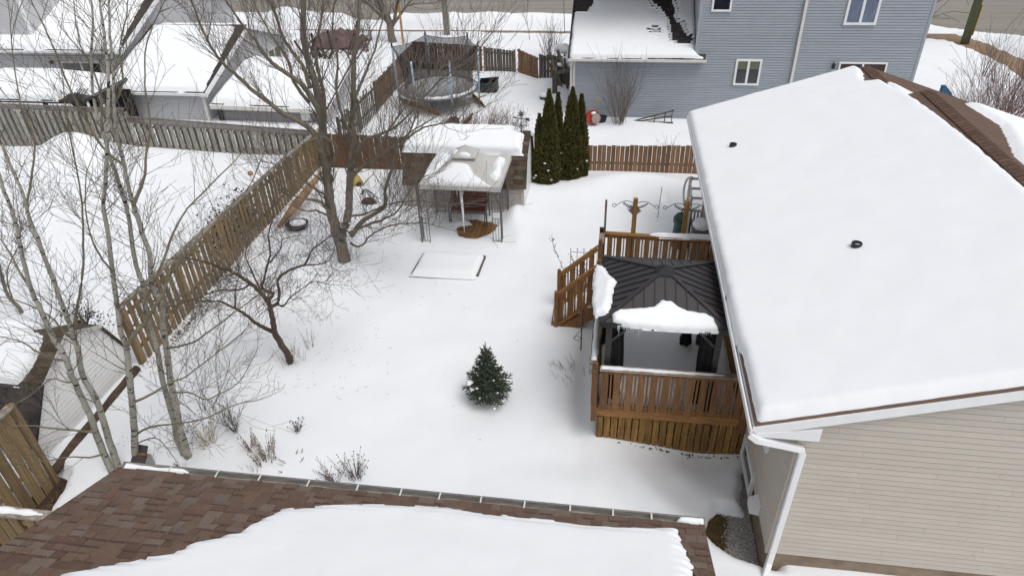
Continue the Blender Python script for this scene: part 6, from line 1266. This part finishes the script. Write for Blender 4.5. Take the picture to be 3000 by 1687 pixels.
# ================================================================== CEDARS
def cedar(label, x, y, h, r, n, seed, flat=False):
    random.seed(seed); t = thing('cedar_tree', label, 'cedar tree', (x, y, 0), 'pointed cedars behind the yard'); b = MB(); b2 = MB(); core = MB()
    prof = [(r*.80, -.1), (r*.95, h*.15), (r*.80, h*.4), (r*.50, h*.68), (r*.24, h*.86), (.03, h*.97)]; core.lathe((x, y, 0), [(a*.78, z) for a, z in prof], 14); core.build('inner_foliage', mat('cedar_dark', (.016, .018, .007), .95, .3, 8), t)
    MB().tube([(x, y, -.2), (x, y, h*.5)], .05, 6).build('trunk', BARKM, t)
    for i in range(n):
        z = h*(1-math.sqrt(random.random()))*.99+.0; z = random.random()**1.25*h
        k = 0
        while k < len(prof)-2 and prof[k+1][1] < z: k += 1
        f = (z-prof[k][1])/(prof[k+1][1]-prof[k][1]); rr = prof[k][0]+(prof[k+1][0]-prof[k][0])*f; a = random.uniform(0, 2*math.pi)
        lump = 1+.16*noise.noise(Vector((math.cos(a)*2.2, math.sin(a)*2.2, z*2.2+seed))); rr *= lump*random.uniform(.80, 1.08)
        p = Vector((x+rr*math.cos(a), y+rr*math.sin(a), z)); o = Vector((math.cos(a), math.sin(a), 0)); up = (Vector((0, 0, 1))*1.0+o*.55+Vector((random.gauss(0, .3), random.gauss(0, .3), 0))).normalized()
        s = random.uniform(.05, .10)*(1 if z < h*.9 else .7); side = up.cross(Vector((random.gauss(0, 1), random.gauss(0, 1), random.gauss(0, .4)))).normalized()
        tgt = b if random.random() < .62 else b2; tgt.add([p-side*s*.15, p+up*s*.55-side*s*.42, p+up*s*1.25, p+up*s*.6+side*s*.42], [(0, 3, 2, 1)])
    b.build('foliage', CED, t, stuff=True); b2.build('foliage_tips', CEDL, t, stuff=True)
    s = MB()
    for i in range(3):
        z = random.uniform(.05, h*.35); a = random.uniform(-2.6, -.5); rr = r*.95; s.blob((x+rr*math.cos(a), y+rr*math.sin(a), z), .05, .04, .035, 8, 5, .4)
    s.build('snow_clumps', SNOW, t, smooth=True)
    return t
cedar('small leftmost pointed cedar next to the shed', -2.32, 21.2, 2.35, .25, 4200, 1); cedar('tall slim cedar second from the left', -2.0, 21.2, 3.15, .37, 9500, 2); cedar('cedar spire tucked behind the tall left one', -1.74, 21.5, 2.95, .24, 5000, 3)
cedar('tallest bulky cedar on the right side of the clump', -1.28, 21.55, 3.12, .40, 9800, 4); cedar('rightmost cedar spire joined to the bulky one', -1.0, 21.7, 2.85, .29, 6500, 5)
# ================================================================== SPRUCE
random.seed(77)
SP = thing('spruce_tree', 'small young spruce tree alone in the middle of the snowy yard', 'spruce tree', (-2.27, 10.5, 0)); sx, sy = -2.27, 10.5
MB().tube([(sx, sy, -.2), (sx, sy, 1.0), (sx, sy, 1.62)], [.05, .025, .008], 6).build('trunk', BARKC, SP)
nb = MB(); cb_ = MB(); sb = MB()
def fuzz(p, q, r, dens=260):
    d = q-p; L = d.length
    if L < .01: return
    dn = d.normalized(); cb_.tube([p, p.lerp(q, .5), q], [r*.42, r*.5, r*.2], 5)
    for i in range(int(dens*L)+5):
        f = random.random(); a = Vector((random.gauss(0, 1), random.gauss(0, 1), random.gauss(0, 1))); a -= dn*a.dot(dn)
        if a.length < .05: continue
        a.normalize(); s = p.lerp(q, f); e = s+a*r*1.0+dn*r*.9; w_ = dn.cross(a)*.0036; nb.add([s-w_, s+w_, e], [(0, 1, 2)])
fuzz(Vector((sx, sy, 1.28)), Vector((sx, sy, 1.68)), .020, 160)
z = 1.36; lev = 0
while z > .02:
    f = 1-z/1.6; R = .56*min(1, (f*1.22))**1.15*(1 if z > .25 else .9); n = 4+int(9*f); off = random.random()*6
    for k in range(n):
        a = off+2*math.pi*k/n+random.uniform(-.15, .15); L = max(.12, R*random.uniform(.82, 1.12)); o = Vector((math.cos(a), math.sin(a), 0)); el_ = .75-.75*f
        p0 = Vector((sx, sy, z)); pm = p0+o*L*.55+Vector((0, 0, L*.5*el_)); p1 = p0+o*L+Vector((0, 0, L*el_*.9+.06))
        fuzz(p0.lerp(pm, .3), pm, .026, 120); fuzz(pm, p1, .026)
        ns = int(2+L*11)
        for j in range(ns):
            g = .28+.66*j/ns; b0 = p0.lerp(pm, g/.55) if g < .55 else pm.lerp(p1, (g-.55)/.45); s = 1 if j % 2 else -1; side = Vector((-o.y, o.x, 0))*s
            l = L*.36*(1.15-g)+.05; fuzz(b0, b0+(o*.75+side*.75+Vector((0, 0, .16+random.uniform(-.1, .1)))).normalized()*l, .024, 200)
    z -= .085 if z > .7 else .095; lev += 1
nb.build('needles', NEED, SP, stuff=True); cb_.build('shoots', mat('spruce_shoot', (.060, .080, .048), .9, .3, 14), SP, stuff=True)
for (dx, dy, zz, s) in [(-.36, -.22, .62, .10), (-.30, -.3, .50, .07), (-.15, -.42, .66, .035), (.2, -.3, .82, .03), (.28, -.35, .5, .03), (.38, -.3, .22, .05), (.22, -.5, .16, .045), (-.1, -.45, .4, .025), (.05, -.4, .42, .025)]: sb.blob((sx+dx, sy+dy, zz), s*.8, s*.8, s*.4, 9, 5, .7)
sb.build('snow_clumps', SNOW, SP, smooth=True); SP.scale = (.95, .95, .90)
# ================================================================== DRY PLANTS IN SNOW
def stalks(name, label, px, n, h, spread, m, head=None, headm=SEED, leaf=0, hr=.012, lean=(0, 0), br_=.14):
    p = G(*px); p.z = gz(p.x, p.y)-.02; t = thing(name, label, 'plant', p); b = MB(); hd = MB(); lf = MB()
    for i in range(n):
        a = random.uniform(0, 6.28); s = spread*math.sqrt(random.random()); b0 = p+Vector((math.cos(a)*br_*random.random(), math.sin(a)*br_*random.random(), 0)); d = Vector((math.cos(a)*s+lean[0], math.sin(a)*s+lean[1], 1)); L = h*random.uniform(.5, 1.1)
        mid = b0+d*L*.5+Vector((random.gauss(0, .012), random.gauss(0, .012), 0)); e = b0+d*L+Vector((math.cos(a), math.sin(a), 0))*.03; b.tube([b0, mid, e], [.0045, .0035, .0025], 3, cap=False)
        if random.random() < .4: e2 = mid+Vector((random.gauss(0, .06), random.gauss(0, .06), L*.3)); b.tube([mid, e2], .0025, 3, cap=False); (hd.blob(e2, hr*.8, hr*.8, hr, 6, 4) if head else None)
        if head: hd.blob(e, hr, hr, hr*1.1, 6, 4)
        for _ in range(leaf):
            q = b0.lerp(e, random.uniform(.1, 1)); u = Vector((random.gauss(0, 1), random.gauss(0, 1), random.gauss(0, 1))).normalized()*random.uniform(.01, .026); v = u.cross(Vector((.3, .5, .8))).normalized()*.010; lf.add([q-u, q-v, q+u, q+v+Vector((0, 0, .008))], [(0, 1, 2, 3)])
    b.build('stalks', m, t, stuff=True)
    if hd.v: hd.build('seed_heads', headm, t, stuff=True)
    if lf.v: lf.build('dry_leaves', DRYL, t, stuff=True)
random.seed(55)
stalks('dry_grass_clump', 'pale straw coloured dry grass clump right of the thick aspen', (612, 1295), 60, .62, .42, mat('straw', (.55, .47, .35), .9, .15, 6), True, DRYL, 0, .010, br_=.2)
p = G(690, 1262); shrub('small_bare_shrub', 'fine grey bare shrub above the straw grass clump', p, 16, .62, .62, TWD, 2, 1.1, .006, 'shrub', .003, .1)
stalks('dry_perennial', 'largest brown leafy dead perennial in the flower bed', (780, 1345), 40, .62, .30, DRYT, None, SEED, 9, br_=.22, lean=(.02, 0)); stalks('dry_perennial', 'shorter brown leafy dead perennial on the left of the largest', (733, 1315), 18, .42, .3, DRYT, None, SEED, 8, br_=.16)
stalks('seed_head_plant', 'small round tuft of black seed heads alone in the snow', (872, 1265), 20, .28, .55, TWD, True, SEED, 1, .013, br_=.05); stalks('seed_head_plant', 'larger tuft of black seed heads near the gutter', (1044, 1400), 38, .48, .55, TWD, True, SEED, 2, .012, br_=.1)
stalks('seed_head_plant', 'low scatter of dark seed heads just above the gutter', (945, 1415), 18, .24, .8, TWD, True, SEED, 1, .011, br_=.2); p = G(985, 1415); shrub('small_bare_shrub', 'little forked purple brown shrub between the seed head tufts', p, 7, .42, .8, TWR, 2, 1.2, .006, 'shrub', .003)
stalks('withered_sprig', 'few withered brown leaf tufts in the open snow', (855, 1355), 7, .14, .8, DRYT, None, SEED, 7, br_=.28); stalks('withered_sprig', 'row of short dark stalks just above the gutter', (745, 1380), 8, .20, .12, TWD, None, SEED, 0, br_=.25); stalks('withered_sprig', 'thin dark shoots between the aspen and the gutter', (538, 1372), 9, .25, .3, DRYL, None, SEED, 3, br_=.12)
stalks('dry_reeds', 'thin brown stems springing round the crabapple foot', (850, 1048), 26, .50, .28, DRYT, None, SEED, 0, br_=.35); stalks('dry_reeds', 'tuft of dark reddish stems right of the crabapple foot', (905, 1015), 9, .55, .12, TWR, None, SEED, 0, br_=.12)
stalks('lavender_stems', 'sparse short grey stems poking through snow left of the deck', (1668, 1090), 34, .22, .35, TWD, None, SEED, 0, br_=.55, lean=(-.35, .1))
random.seed(58); p = Vector((-8.15, 9.4, 0)); shrub('bare_bush', 'wide loose twiggy bush between the aspens and the flower bed', p, 11, 1.5, .75, TWD, 2, 1.0, .007, 'bush', .0032, .05, lean=(.15, -.1), base_r=.3)
# twigs and bark bits dropped on the snow under the trees
random.seed(91); b = MB()
for (cx, cy, rx, ry, n) in [(-7, 15.5, 2.6, 2.2, 140), (-6.6, 11.5, 1.4, 1.2, 80), (-8.6, 8.6, 1.1, 1.0, 90), (-15, 17, 3.5, 3.5, 120), (-2, 12, 5, 4, 14)]:
    for i in range(n):
        x = random.gauss(cx, rx*.6); y = random.gauss(cy, ry*.6)
        if -10.7 < x < -10.2 or (x > -.6 and y > 9): continue
        z = gz(x, y)+.004; a = random.uniform(0, 6.28); l = random.uniform(.02, .09); b.tube([(x, y, z), (x+l*math.cos(a), y+l*math.sin(a), z+.004)], .003, 3, cap=False)
tag(b.build('fallen_twigs', TWD, None, stuff=True), 'tiny dark twigs scattered over the snow under the trees', 'twigs')
